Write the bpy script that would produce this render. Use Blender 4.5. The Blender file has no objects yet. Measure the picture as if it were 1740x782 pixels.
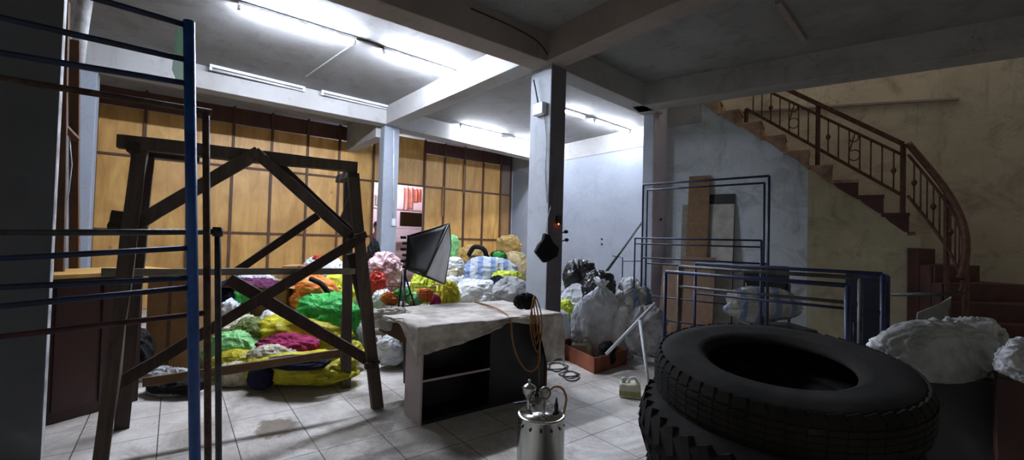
import bpy, math, random
from mathutils import Vector, Matrix, noise
C = bpy.context.scene
COL = C.collection
R = math.radians

# ------------------------------------------------------------------ camera model (pixel <-> world)
F = 750.; CX = 870.; CY = 391.; H = 1.36
U = Vector((0.0275, 1, 0.0233)).normalized()          # world up seen from the camera (right, up, forward)
YC = (Vector((0, 0, 1)) - U * U.z).normalized()
XC = YC.cross(U) if YC.cross(U).x > 0 else U.cross(YC)
def ray(px, py):
    c = Vector(((px - CX) / F, (CY - py) / F, 1.))
    return Vector((c.dot(XC), c.dot(YC), c.dot(U)))
def at(px, py, Y):
    r = ray(px, py); s = Y / r.y
    return Vector((r.x * s, Y, H + r.z * s))
def fl(px, py, z=0.):
    r = ray(px, py); s = (z - H) / r.z
    return Vector((r.x * s, r.y * s, z))
_a = ray(1850, 435.5); A = Vector((_a.x, _a.y, 0)).normalized(); B = Vector((-A.y, A.x, 0))
Z = Vector((0, 0, 1))
def W(a, b, z=0.): return A * a + B * b + Z * z
def onpl(px, py, p0, n):
    r = ray(px, py); s = (Vector(p0) - Vector((0, 0, H))).dot(n) / r.dot(n)
    return Vector((0, 0, H)) + r * s
def onB(px, py, b): return onpl(px, py, B * b, B)
def onA(px, py, a): return onpl(px, py, A * a, A)
CD = Vector((3.56, -2.45, 0)).normalized(); CN = Vector((-CD.y, CD.x, 0))   # stair wall direction and its normal (away)
SP = Vector((2.27, 7.17, 0))
def onC(px, py, off=0.): return onpl(px, py, SP + CN * off, CN)
def SW(t, off, z): return SP + CD * t + CN * off + Z * z

cam = bpy.data.cameras.new('camera'); co = bpy.data.objects.new('camera', cam); COL.objects.link(co)
cam.sensor_width = 36; cam.lens = F * 36 / 1740; cam.clip_start = .05
M = Matrix((XC, YC, U)).to_3x3()      # rows: world axes in cam(right,up,fwd)
# columns: right, up, -fwd in world coordinates
rt = Vector((M[0][0], M[1][0], M[2][0])); up = Vector((M[0][1], M[1][1], M[2][1])); fw = Vector((M[0][2], M[1][2], M[2][2]))
co.matrix_world = Matrix(((rt.x, up.x, -fw.x, 0), (rt.y, up.y, -fw.y, 0), (rt.z, up.z, -fw.z, H), (0, 0, 0, 1)))
C.camera = co
C.view_settings.view_transform = 'Standard'; C.view_settings.look = 'None'
C.view_settings.exposure = 2.05; C.view_settings.gamma = 1; C.view_settings.use_curve_mapping = False

# ------------------------------------------------------------------ materials
def lin(h):
    if isinstance(h, str):
        h = h.lstrip('#'); v = [int(h[i:i + 2], 16) / 255 for i in (0, 2, 4)]
    else: v = h
    return tuple(((c / 12.92) if c <= .04045 else ((c + .055) / 1.055) ** 2.4) for c in v) + (1,)
class NT:
    def __init__(s, name):
        s.m = bpy.data.materials.new(name); s.m.use_nodes = True; s.t = s.m.node_tree; s.n = s.t.nodes
        s.b = s.n['Principled BSDF']; s.tc = s.n.new('ShaderNodeTexCoord'); s.obj = s.tc.outputs['Object']
    def l(s, a, b): s.t.links.new(a, b)
    def node(s, t, **k):
        n = s.n.new(t)
        for a, v in k.items():
            if a in n.inputs.keys(): n.inputs[a].default_value = v
            else: setattr(n, a, v)
        return n
    def noise(s, scale, detail=4, rough=.55, dist=0, vec=None):
        n = s.node('ShaderNodeTexNoise', Scale=scale, Detail=detail, Roughness=rough, Distortion=dist)
        s.l(vec or s.obj, n.inputs['Vector']); return n.outputs['Fac']
    def ramp(s, fac, stops):
        r = s.n.new('ShaderNodeValToRGB'); e = r.color_ramp.elements
        while len(e) < len(stops): e.new(.5)
        for i, (p, c) in enumerate(stops):
            e[i].position = p; e[i].color = c if len(c) == 4 else (c[0],) * 3 + (1,)
        s.l(fac, r.inputs[0]); return r.outputs[0]
    def mix(s, fac, a, b, mode='MIX'):
        n = s.n.new('ShaderNodeMix'); n.data_type = 'RGBA'; n.blend_type = mode
        for sock, v in ((n.inputs[0], fac), (n.inputs[6], a), (n.inputs[7], b)):
            if hasattr(v, 'links'): s.l(v, sock)
            else: sock.default_value = v
        return n.outputs[2]
    def math(s, op, a, b=0.):
        n = s.n.new('ShaderNodeMath'); n.operation = op
        for i, v in ((0, a), (1, b)):
            if hasattr(v, 'links'): s.l(v, n.inputs[i])
            else: n.inputs[i].default_value = v
        return n.outputs[0]
    def bump(s, h, strength=.3, dist=.01):
        n = s.node('ShaderNodeBump', Strength=strength, Distance=dist); s.l(h, n.inputs['Height'])
        s.l(n.outputs[0], s.b.inputs['Normal'])
    def mapping(s, loc=(0, 0, 0), rot=(0, 0, 0), sc=(1, 1, 1)):
        n = s.n.new('ShaderNodeMapping'); n.inputs[1].default_value = loc; n.inputs[2].default_value = rot; n.inputs[3].default_value = sc
        s.l(s.obj, n.inputs[0]); return n.outputs[0]
BL = (0, 0, 0); WH = (1, 1, 1)
MC = {}
def mcloth(c, c2=None, rough=.8, wr=8, bs=.6, shine=0, stripe=None, key=None, alpha=1):
    k = ('cloth', c, c2, rough, wr, bs, stripe, shine)
    if k in MC: return MC[k]
    t = NT('fabric_' + (key or c.lstrip('#'))); base = lin(c)
    c2 = lin(c2) if c2 else tuple(x * .6 for x in base[:3]) + (1,)
    f = t.ramp(t.noise(5, 4, .6), [(.38, BL), (.66, WH)])
    col = t.mix(f, base, c2)
    if stripe:
        w = t.node('ShaderNodeTexWave', Scale=stripe[1], Distortion=.6); w.bands_direction = stripe[2] if len(stripe) > 2 else 'X'
        t.l(t.obj, w.inputs[0])
        col = t.mix(t.ramp(w.outputs['Fac'], [(.62, BL), (.72, WH)]), col, lin(stripe[0]))
    t.l(col, t.b.inputs['Base Color'])
    t.b.inputs['Roughness'].default_value = rough
    t.b.inputs['Specular IOR Level'].default_value = .25 + shine
    n1 = t.math('ABSOLUTE', t.math('SUBTRACT', t.noise(wr * .38, 2.5, .45, 2.0), .5)); n2 = t.math('ABSOLUTE', t.math('SUBTRACT', t.noise(wr * 1.1, 2, .45, 1.2), .5))
    h = t.math('ADD', t.math('ADD', t.math('MULTIPLY', n1, -2.2), t.math('MULTIPLY', n2, -.5)), t.math('MULTIPLY', t.noise(60, 2), .06))
    t.bump(h, bs * .8, .04); MC[k] = t.m; return t.m
def mplain(name, c, c2=None, rough=.6, metal=0, sc=6, bs=.1, lo=.4, hi=.65, det=5):
    if name in MC: return MC[name]
    t = NT(name); c = lin(c); c2 = lin(c2) if c2 else tuple(x * .75 for x in c[:3]) + (1,)
    t.l(t.mix(t.ramp(t.noise(sc, det, .6), [(lo, BL), (hi, WH)]), c, c2), t.b.inputs['Base Color'])
    t.b.inputs['Roughness'].default_value = rough; t.b.inputs['Metallic'].default_value = metal
    t.bump(t.noise(sc * 6, 3), bs, .01); MC[name] = t.m; return t.m
def mwood(name, c, c2, axis='Z', rough=.6, sc=3., bs=.25):
    if name in MC: return MC[name]
    t = NT(name); s = {'X': (.12, 1, 1), 'Y': (1, .12, 1), 'Z': (1, 1, .12)}[axis]
    v = t.mapping(sc=s)
    g = t.noise(sc * 6, 5, .65, .8, v)
    col = t.mix(t.ramp(g, [(.3, BL), (.7, WH)]), lin(c), lin(c2))
    col = t.mix(t.ramp(t.noise(2.2, 3), [(.45, BL), (.8, (.5, .5, .5))]), col, tuple(x * .5 for x in lin(c2)[:3]) + (1,))
    t.l(col, t.b.inputs['Base Color']); t.b.inputs['Roughness'].default_value = rough
    t.bump(g, bs, .01); MC[name] = t.m; return t.m
def mglow(name, c, st):
    t = NT(name); t.b.inputs['Emission Color'].default_value = lin(c); t.b.inputs['Emission Strength'].default_value = st
    t.b.inputs['Base Color'].default_value = lin(c); return t.m
def mwall(name, c, c2, dirt, amt=.6, low=None, th=.52):
    """painted plaster with grime patches and drips; 'low' = (height, colour) rubbed lower zone"""
    t = NT(name)
    col = t.mix(t.ramp(t.noise(1.1, 5, .6, .4), [(.35, BL), (.7, WH)]), lin(c), lin(c2))
    g = t.ramp(t.noise(2.6, 8, .72, .8), [(th, BL), (th + .2, (amt,) * 3)])
    col = t.mix(g, col, lin(dirt))
    drip = t.ramp(t.noise(3, 4, .6, .3, t.mapping(sc=(2.2, 2.2, .18))), [(.58, BL), (.78, (amt * .7,) * 3)])
    col = t.mix(drip, col, lin(dirt))
    cr = t.node('ShaderNodeTexVoronoi', Scale=1.3); cr.feature = 'DISTANCE_TO_EDGE'
    wv = t.node('ShaderNodeVectorMath'); nz = t.node('ShaderNodeTexNoise', Scale=3, Detail=5); t.l(t.obj, nz.inputs[0])
    wv.operation = 'ADD'; t.l(t.obj, wv.inputs[0]); t.l(nz.outputs['Color'], wv.inputs[1]); t.l(wv.outputs[0], cr.inputs['Vector'])
    crk = t.ramp(cr.outputs['Distance'], [(0, (.7, .7, .7)), (.006, BL)])
    col = t.mix(t.mix(t.ramp(t.noise(1.7, 2), [(.5, BL), (.62, WH)]), BL + (1,), crk, 'MIX'), col, lin('#4a4640'))
    if low:
        sx = t.n.new('ShaderNodeSeparateXYZ'); t.l(t.obj, sx.inputs[0])
        hh = t.math('SUBTRACT', low[0], t.math('ADD', sx.outputs[2], t.math('MULTIPLY', t.noise(4, 5), .5)))
        col = t.mix(t.ramp(hh, [(.0, BL), (.35, (.75, .75, .75))]), col, lin(low[1]))
    t.l(col, t.b.inputs['Base Color']); t.b.inputs['Roughness'].default_value = .85
    t.bump(t.noise(7, 8, .7), .35, .012); return t.m

M_ceil = mwall('ceiling_plaster', '#818182', '#706f6d', '#55514c', .65)
M_beam = mwall('beam_plaster', '#9c9c9c', '#8c8a88', '#67625c', .5)
M_beamd = mwall('beam_raw_plaster', '#8a7f7a', '#7a706a', '#57504a', .5)
M_white = mwall('white_wall_paint', '#939aa5', '#868e99', '#6b6d70', .4)
M_whited = mwall('stair_wall_paint', '#b9c0c6', '#a4acb4', '#66686a', .65, th=.49)
M_yel = mwall('yellow_wall_paint', '#a9a086', '#8e856c', '#5b5444', .6, th=.5)
M_beige = mwall('beige_wall_paint', '#b2a896', '#998f80', '#5a5144', .6, th=.5)
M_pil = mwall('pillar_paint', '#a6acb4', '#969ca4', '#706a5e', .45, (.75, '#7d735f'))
M_pild = mwall('pillar_shaded_side', '#6d6a70', '#5c5a60', '#3c3a3a', .5)  # darker pillar tone, shade of the unlit face put into the colour
M_lav = mwall('lavender_paint', '#b9b2c0', '#aaa3b0', '#6f6a70', .45)
M_grey = mwall('grey_pillar_paint', '#5c5e62', '#505256', '#3c3c3e', .4)
M_edge = mplain('lit_edge_and_pipe_white', '#c9ccd0', '#8c8a86', .8)  # pale tone paints the left pillar's lit side; also the drain pipe colour
M_studs = mwood('stud_wood', '#5d3a22', '#3f2615')
M_oldw = mwood('weathered_wood', '#64564b', '#40342c', 'Z', .75, 3, .5)
M_oldx = mwood('weathered_wood_dark', '#4a382f', '#2c1f18', 'Z', .75, 3, .5)
M_plank = mwood('grey_plank', '#8a8478', '#6a6458', 'X', .8)
M_plankb = mwood('brown_plank', '#7a5d3e', '#5a4329', 'X', .7)
M_blue = mplain('blue_paint_steel', '#1d4f94', '#12366e', .45, .1, 9)
M_navy = mplain('navy_paint_steel', '#18274c', '#10182e', .5, .1, 9)
M_steel = mplain('dark_grey_steel', '#4a4c4e', '#2f2f30', .5, .4, 12)
M_rust = mplain('rusty_pipe', '#5a4638', '#33231b', .7, .3, 14, .3)
M_maroon = mplain('maroon_pipe', '#4c2a30', '#33191e', .6, .2, 10)
M_rail = mplain('rust_brown_rail', '#5c3a2c', '#3e251c', .6, .2, 16, .2)
M_step = mplain('raw_step_plaster', '#a08670', '#70574a', .85, 0, 5, .3)
M_stepd = mplain('dark_red_step', '#4a211c', '#2e1512', .7, 0, 4, .2)
M_tub = mglow('tube_glow', '#e6eeff', 235)
M_fix = mplain('fixture_white', '#d4d8dc', '#b8babc', .5)
M_dead = mplain('dead_tube_glass', '#c8ccd0', '#9ea2a8', .3)
M_black = mplain('black_plastic', '#141416', '#0c0c0e', .45)
M_rubber = mplain('tyre_rubber', '#272523', '#191817', .92, 0, 5, .15); M_rubber.node_tree.nodes['Principled BSDF'].inputs['Specular IOR Level'].default_value = .15
M_chrome = mplain('stainless_steel', '#c4c4be', '#a4a49c', .22, 1, 3, .03)
M_orange = mplain('orange_hose_rubber', '#a8733f', '#7e522c', .5)
M_card = mplain('cardboard', '#a07a4e', '#84623c', .85, 0, 4, .15)
M_desk = mwall('desk_side_paint', '#c4b4b4', '#b4a4a4', '#857878', .4)
M_dkin = mplain('black_laminate', '#17141a', '#0e0c10', .5)
M_wire = mplain('cable_black', '#18181a', '#101012', .6)
M_pvc = mplain('white_pole', '#c6cad0', '#a5a8ae', .5)

def mfloor():
    t = NT('marble_floor_tile')
    br = t.node('ShaderNodeTexBrick', Scale=1.0); br.offset = 0; br.squash = 1
    br.inputs['Brick Width'].default_value = .4055; br.inputs['Row Height'].default_value = .4055
    br.inputs['Mortar Size'].default_value = .0035; br.inputs['Mortar Smooth'].default_value = .3
    mp = t.mapping(loc=(.036, -.11 + .0, 0)); t.l(mp, br.inputs['Vector'])
    col = t.mix(t.ramp(t.noise(2.2, 6, .62, .6), [(.35, BL), (.7, WH)]), lin('#dedad4'), lin('#b8b0a7'))
    vein = t.ramp(t.noise(2.6, 9, .7, 2.2), [(.485, BL), (.5, (.5, .5, .5)), (.515, BL)])
    col = t.mix(vein, col, lin('#8e857c'))
    dirt = t.ramp(t.noise(1.3, 10, .74, .9), [(.48, BL), (.66, (.8, .8, .8))])
    col = t.mix(dirt, col, lin('#6b6156'))
    sp = t.ramp(t.noise(9, 6, .75), [(.66, BL), (.76, (.7, .7, .7))]); col = t.mix(sp, col, lin('#4c443b'))
    col = t.mix(br.outputs['Fac'], col, lin('#453d36'))
    # tea coloured spill next to the wooden trestle
    for (ax, by, rx, ry, cc, am) in ((.62, 3.46, .17, .22, '#71614b', .75), (.98, 3.08, .45, .14, '#857a6c', .6), (3.2, 2.15, .35, .12, '#8d867e', .5)):
        v = t.mapping(loc=(-ax / rx, -by / ry, 0), sc=(1 / rx, 1 / ry, 0))
        ln = t.node('ShaderNodeVectorMath'); ln.operation = 'LENGTH'; t.l(v, ln.inputs[0])
        d = t.math('ADD', ln.outputs['Value'], t.math('MULTIPLY', t.noise(7, 6, .65, .8), 1.5))
        col = t.mix(t.ramp(d, [(.0, (am,) * 3), (.0 + 1.55, (am * .8,) * 3), (1.62, BL)]) if False else t.ramp(t.math('MULTIPLY', d, .5), [(.72, (am,) * 3), (.8, BL)]), col, lin(cc))
    t.l(col, t.b.inputs['Base Color'])
    t.l(t.ramp(t.noise(3, 6), [(.3, (.28,) * 3), (.7, (.62,) * 3)]), t.b.inputs['Roughness'])
    t.bump(t.math('SUBTRACT', t.math('MULTIPLY', t.noise(30, 4), .15), br.outputs['Fac']), .25, .004); return t.m
M_floor = mfloor()
def mply():
    t = NT('plywood_sheet')
    v = t.mapping(sc=(1, 1, .16))
    g = t.noise(5, 6, .62, 1.0, v)
    oi = t.n.new('ShaderNodeObjectInfo')
    col = t.mix(t.ramp(g, [(.32, BL), (.68, WH)]), lin('#d6ab62'), lin('#a97a38'))
    col = t.mix(t.ramp(t.noise(1.6, 4, .6, .5), [(.45, BL), (.75, (.55,) * 3)]), col, lin('#8a5d2b'))
    kn = t.node('ShaderNodeTexVoronoi', Scale=2.3); t.l(t.obj, kn.inputs['Vector'])
    col = t.mix(t.ramp(kn.outputs['Distance'], [(.03, (.6,) * 3), (.07, BL)]), col, lin('#5c3a18'))
    col = t.mix(t.math('MULTIPLY', oi.outputs['Random'], .3), col, lin('#9a6c34'))
    t.l(col, t.b.inputs['Base Color']); t.b.inputs['Roughness'].default_value = .5; t.bump(g, .1, .005); return t.m
M_ply = mply()

# ------------------------------------------------------------------ mesh builder
class MB:
    def __init__(s): s.v = []; s.f = []; s.sm = []
    def add(s, vs, fs, smooth=False):
        o = len(s.v); s.v += [Vector(v) for v in vs]; s.f += [tuple(i + o for i in f) for f in fs]; s.sm += [smooth] * len(fs); return s
    def box(s, p0, ux, uy, uz):
        """corner p0 and three edge vectors"""
        p0, ux, uy, uz = map(Vector, (p0, ux, uy, uz))
        if ux.cross(uy).dot(uz) < 0: ux, uy = uy, ux
        v = [p0, p0 + ux, p0 + ux + uy, p0 + uy]; v += [q + uz for q in v]
        return s.add(v, [(3, 2, 1, 0), (4, 5, 6, 7), (0, 1, 5, 4), (1, 2, 6, 5), (2, 3, 7, 6), (3, 0, 4, 7)])
    def bar(s, p0, p1, w, h, up=Z, jit=0, seg=1, seed=0):
        """rectangular beam between two points, w across, h along 'up'"""
        p0, p1 = Vector(p0), Vector(p1); d = (p1 - p0).normalized()
        x = d.cross(Vector(up)).normalized(); y = x.cross(d).normalized(); vs = []; rnd = random.Random(seed)
        for k in range(seg + 1):
            c = p0.lerp(p1, k / seg)
            jj = [rnd.uniform(-jit, jit) for _ in range(4)]
            for i, (a, b) in enumerate(((-1, -1), (1, -1), (1, 1), (-1, 1))):
                vs.append(c + x * (a * w / 2 + jj[i]) + y * (b * h / 2 + jj[(i + 1) % 4]))
        fs = [(3, 2, 1, 0), tuple(4 * seg + i for i in range(4))]
        for k in range(seg):
            for i in range(4):
                j = (i + 1) % 4; fs.append((4 * k + i, 4 * k + j, 4 * k + 4 + j, 4 * k + 4 + i))
        return s.add(vs, fs)
    def tube(s, pts, r, n=10, closed=False):
        pts = [Vector(p) for p in pts]; N = len(pts); vs = []; last = None
        for i, p in enumerate(pts):
            a = pts[(i - 1) % N] if (closed or i > 0) else p; b = pts[(i + 1) % N] if (closed or i < N - 1) else p
            d = (b - a).normalized()
            if last is None:
                last = d.cross(Z) if abs(d.z) < .9 else d.cross(Vector((1, 0, 0)))
            x = (last - d * last.dot(d)).normalized(); y = d.cross(x); last = x
            rr = r[i] if isinstance(r, (list, tuple)) else r
            for k in range(n):
                t = 2 * math.pi * k / n; vs.append(p + x * (math.cos(t) * rr) + y * (math.sin(t) * rr))
        fs = []
        for i in range(N if closed else N - 1):
            for k in range(n):
                a = i * n + k; b = i * n + (k + 1) % n; c = ((i + 1) % N) * n + (k + 1) % n; d = ((i + 1) % N) * n + k
                fs.append((a, b, c, d))
        if not closed: fs += [tuple(reversed(range(n))), tuple((N - 1) * n + k for k in range(n))]
        return s.add(vs, fs, True)
    def lathe(s, prof, c, ax=Z, n=40, closed=False):
        ax = Vector(ax).normalized(); x = ax.orthogonal().normalized(); y = ax.cross(x); c = Vector(c); vs = []
        for r, z in prof:
            for k in range(n):
                t = 2 * math.pi * k / n; vs.append(c + ax * z + x * (r * math.cos(t)) + y * (r * math.sin(t)))
        P = len(prof); fs = []
        for i in range(P if closed else P - 1):
            j = (i + 1) % P
            for k in range(n): fs.append((i * n + k, i * n + (k + 1) % n, j * n + (k + 1) % n, j * n + k))
        if not closed: fs += [tuple(reversed(range(n))), tuple((P - 1) * n + k for k in range(n))]
        return s.add(vs, fs, True)
    def prism(s, poly, vec):
        vec = Vector(vec); poly = [Vector(p) for p in poly]; n = len(poly)
        nm = sum(((poly[i] - poly[0]).cross(poly[(i + 1) % n] - poly[0]) for i in range(n)), Vector())
        if nm.dot(vec) > 0: poly = poly[::-1]
        vs = poly + [p + vec for p in poly]
        return s.add(vs, [tuple(range(n)), tuple(range(2 * n - 1, n - 1, -1))] + [(i, i + n, (i + 1) % n + n, (i + 1) % n) for i in range(n)])
    def grid(s, fn, nu, nv, thick=0):
        vs = [fn(i / (nu - 1), j / (nv - 1)) for j in range(nv) for i in range(nu)]
        fs = [(j * nu + i, j * nu + i + 1, (j + 1) * nu + i + 1, (j + 1) * nu + i) for j in range(nv - 1) for i in range(nu - 1)]
        return s.add(vs, fs, True)
    def build(s, name, mat, parent=None, bev=0, solid=0, sub=0, mats=None):
        vs = s.v
        if parent is None:
            xs = [v.x for v in vs]; ys = [v.y for v in vs]; zs = [v.z for v in vs]
            o = Vector(((min(xs) + max(xs)) / 2, (min(ys) + max(ys)) / 2, min(zs)))
            loc = o
        else:
            o = parent.matrix_world.translation if False else WL[parent.name]; loc = Vector((0, 0, 0))
        me = bpy.data.meshes.new(name); me.from_pydata([v - o for v in vs], [], s.f)
        me.polygons.foreach_set('use_smooth', s.sm); me.update()
        ob = bpy.data.objects.new(name, me); COL.objects.link(ob); ob.location = loc
        if parent: ob.parent = parent
        WL[ob.name] = o.copy()
        me.materials.append(mat)
        if solid:
            m = ob.modifiers.new('solid', 'SOLIDIFY'); m.thickness = solid; m.offset = 0
        if bev:
            m = ob.modifiers.new('bevel', 'BEVEL'); m.width = bev; m.segments = 2; m.limit_method = 'ANGLE'
        if sub:
            m = ob.modifiers.new('sub', 'SUBSURF'); m.levels = m.render_levels = sub
        return ob
WL = {}
def thing(name, label, cat, loc, group=None):
    o = bpy.data.objects.new(name, None); COL.objects.link(o); o.location = Vector(loc); WL[o.name] = Vector(loc)
    o.empty_display_size = .1
    o['label'] = label; o['category'] = cat
    if group: o['group'] = group
    return o
def tag(o, label, cat, group=None, kind=None):
    o['label'] = label; o['category'] = cat
    if group: o['group'] = group
    if kind: o['kind'] = kind
    return o
def struct(o): o['kind'] = 'structure'; return o
def sbuild(name, mb, mat, **k): return struct(mb.build(name, mat, **k))
def curve_pts(pts, n=8):
    """Catmull-Rom through points"""
    P = [Vector(p) for p in pts]; P = [P[0] * 2 - P[1]] + P + [P[-1] * 2 - P[-2]]; out = []
    for i in range(1, len(P) - 2):
        for k in range(n):
            t = k / n; a, b, c, d = P[i - 1:i + 3]
            out.append(.5 * ((2 * b) + (c - a) * t + (2 * a - 5 * b + 4 * c - d) * t * t + (3 * b - a - 3 * c + d) * t ** 3))
    out.append(P[-2]); return out

# ------------------------------------------------------------------ room shell
SL = 3.73; BZ = 3.40; WT = 7.45; PB = 9.75
fm = bpy.data.meshes.new('floor')
fo = bpy.data.objects.new('floor', fm); COL.objects.link(fo); struct(fo)
fv = [(-5, -3, -.1), (12, -3, -.1), (12, 13.5, -.1), (-5, 13.5, -.1)]; fv += [(x, y, 0) for x, y, _ in fv]
fm.from_pydata(fv, [], [(3, 2, 1, 0), (4, 5, 6, 7), (0, 1, 5, 4), (1, 2, 6, 5), (2, 3, 7, 6), (3, 0, 4, 7)])
fo.rotation_euler = (0, 0, math.atan2(A.y, A.x)); fm.materials.append(M_floor)

# ceiling: polygon that stops at the stair opening
e0 = W(5.68, 4.1, 0); e0 = Vector((2.02, 6.71, 0)); 
def pc(a, b): return W(a, b, SL)
edge0 = Vector((2.05, 6.74, SL)); edge1 = edge0 + CD * 6.2
cp = [W(-5, 13.2, SL), W(WT + .1, 13.2, SL), W(WT + .1, 4.3, SL), W(6.1, 4.3, SL), edge0 + CD * .0, edge1, edge1 - CN * 8, W(-5, -3, SL)]
cp = [W(-5, 13.2, SL), W(WT + .15, 13.2, SL), W(WT + .15, 4.1, SL), edge0, edge1, Vector((7.5, -2.5, SL)), W(-5, -1.5, SL)]
sbuild('ceiling', MB().prism(cp, (0, 0, .15)), M_ceil)

def beam(p0, p1, w, zb=BZ, zt=SL + .02, name='trim_1', mat=None):
    p0, p1 = Vector(p0), Vector(p1); d = (p1 - p0).normalized(); x = d.cross(Z)
    m = MB().box(p0 - x * w / 2 + Z * zb, p1 - p0, x * w, Z * (zt - zb))
    return sbuild(name, m, mat or M_beam, bev=.008)
PC = (3.4, 3.75); 
# centre pillar: faces a = 3.37..3.62, b = 3.75..4.12
beam(W(-5, 3.88), W(3.62, 3.88), .30, name='trim_1', mat=M_beamd)
beam(W(3.45, 3.92), W(6.0, 4.18), .28, name='trim_2')
beam(W(3.42, -2), W(3.42, 3.74), .27, name='trim_3', mat=M_beamd)
beam(W(3.25, 4.02), W(3.10, 7.72), .26, name='trim_4')
beam(W(-5, 7.68), W(3.2, 7.86), .28, name='trim_5')
beam(W(3.2, 7.96), W(WT, 8.57), .28, name='trim_6')
beam(edge0 - CN * .17 - CD * .15 - Z * SL, edge1 - CN * .17 - Z * SL, .32, BZ, SL + .16, name='trim_7')
beam(W(3.0, 8.0), W(3.0, PB), .22, 3.2, name='trim_8')
sbuild('trim_9', MB().bar(fl(1322, 0, SL) - Z * .02, fl(1366, 66, SL) - Z * .02, .05, .03), M_beamd)
sbuild('trim_10', MB().bar(fl(520, 130, SL) - Z * .004, fl(600, 75, SL) - Z * .004, .02, .008), M_beam)

def pillar(name, a0, a1, b0, b1, z1, mat, front=None):
    o = sbuild(name, MB().box(W(a0, b0), A * (a1 - a0), B * (b1 - b0), Z * z1), mat, bev=.012)
    return o
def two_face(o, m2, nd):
    """second material on the faces whose normal points along nd"""
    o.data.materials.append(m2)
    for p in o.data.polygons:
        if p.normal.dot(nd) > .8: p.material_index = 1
two_face(pillar('wall_centre_pillar', 3.38, 3.62, 3.75, 4.12, BZ + .01, M_pil), M_pild, -B)  # face turned from the tubes is coloured darker as shade
pillar('wall_back_pillar', 2.98, 3.27, 7.8, 8.05, BZ + .01, M_white)
pillar('wall_left_back_pillar', -1.12, -.86, 7.8, 8.05, BZ + .01, M_white)
two_face(pillar('wall_left_pillar', -.86, -.565, 3.7, 3.78, SL, M_grey), M_edge, A)  # thin lit side is painted paler than the front
two_face(pillar('wall_right_pillar', 5.86, 6.42, 4.1, 4.3, SL, M_white), M_lav, -B)
# back right wall, with the rougher unpainted band on top
sbuild('wall_right', MB().box(W(WT, 3.9), A * .15, B * (13.2 - 3.9), Z * 3.33), M_white)
sbuild('wall_right_top', MB().box(W(WT - .012, 3.9, 3.33), A * .162, B * (13.2 - 3.9), Z * .41), M_beam)
sbuild('wall_far', MB().box(W(7.0, PB), A * .45, B * .1, Z * SL), M_white)
# ------------------------------------------------------------------ plywood partition (studs, rails, sheets)
aL = (onB(160, 300, PB)).dot(A); aG0 = onB(634, 330, PB).dot(A); aG1 = onB(720, 330, PB).dot(A); aR = onB(867, 330, PB).dot(A)
zm = onB(634, 308, PB).z; zl = onB(634, 402, PB).z
part = thing('plywood_partition', 'tall partition of honey coloured plywood sheets in brown stud frame along back wall', 'partition', W(3, PB))
def cols(a0, a1, n): return [a0 + (a1 - a0) * i / n for i in range(n + 1)]
c1 = [onB(x, 300, PB).dot(A) for x in (160, 243, 322, 394, 460, 521, 575, 634)]
c2 = [onB(x, 330, PB).dot(A) for x in (720, 754, 788, 820, 850, 867)]
rows = [0.02, zl, zm, 3.40, SL - .01]
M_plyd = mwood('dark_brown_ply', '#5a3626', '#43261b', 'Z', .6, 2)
for cs in (c1, c2):
    for i in range(len(cs) - 1):
        for j in range(4):
            if cs is c1 and i == 6 and False: continue
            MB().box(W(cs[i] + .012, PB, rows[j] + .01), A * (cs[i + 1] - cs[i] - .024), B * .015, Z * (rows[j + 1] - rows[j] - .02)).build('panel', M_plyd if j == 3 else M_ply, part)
    for a in cs:
        MB().box(W(a - .022, PB - .035, 0), A * .044, B * .05, Z * SL).build('stud', M_studs, part)
    for z in (zl, zm):
        MB().box(W(cs[0], PB - .028, z - .02), A * (cs[-1] - cs[0]), B * .04, Z * .04).build('rail', M_studs, part)
MB().box(W(c1[-1], PB, zm + .02), A * (c2[0] - c1[-1]), B * .015, Z * (SL - zm - .03)).build('panel', M_ply, part)
MB().box(W(c1[-1], PB - .028, zm - .02), A * (c2[0] - c1[-1]), B * .04, Z * .04).build('rail', M_studs, part)
for x in (753, 789):     # light handle battens
    p = onB(x, 330 if x == 753 else 293, PB - .05)
    MB().box(p - A * .015 - Z * .55, A * .03, B * .02, Z * (.75)).build('batten', M_card, part)
sbuild('wall_back_left', MB().box(W(-5, PB), A * (aL + 5), B * .1, Z * SL), M_white)
# room behind the doorway
sbuild('wall_next_room', MB().box(W(1.5, 11.6), A * 7, B * .1, Z * SL), mwall('pink_wall_paint', '#e0c6cc', '#d6b8c0', '#b89aa2', .3))

# ------------------------------------------------------------------ stairs
ts = [.70, .96, 1.25, 1.53, 1.82, 2.10, 2.36, 2.63, 2.88, 3.12]
zs = [3.60, 3.38, 3.17, 2.94, 2.70, 2.48, 2.27, 2.06, 1.83, 1.60]
SWD = 1.12
st = thing('staircase', 'plastered staircase with raw brown steps curving down beside the beige wall', 'staircase', SW(2.2, .5, 0))
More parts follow.
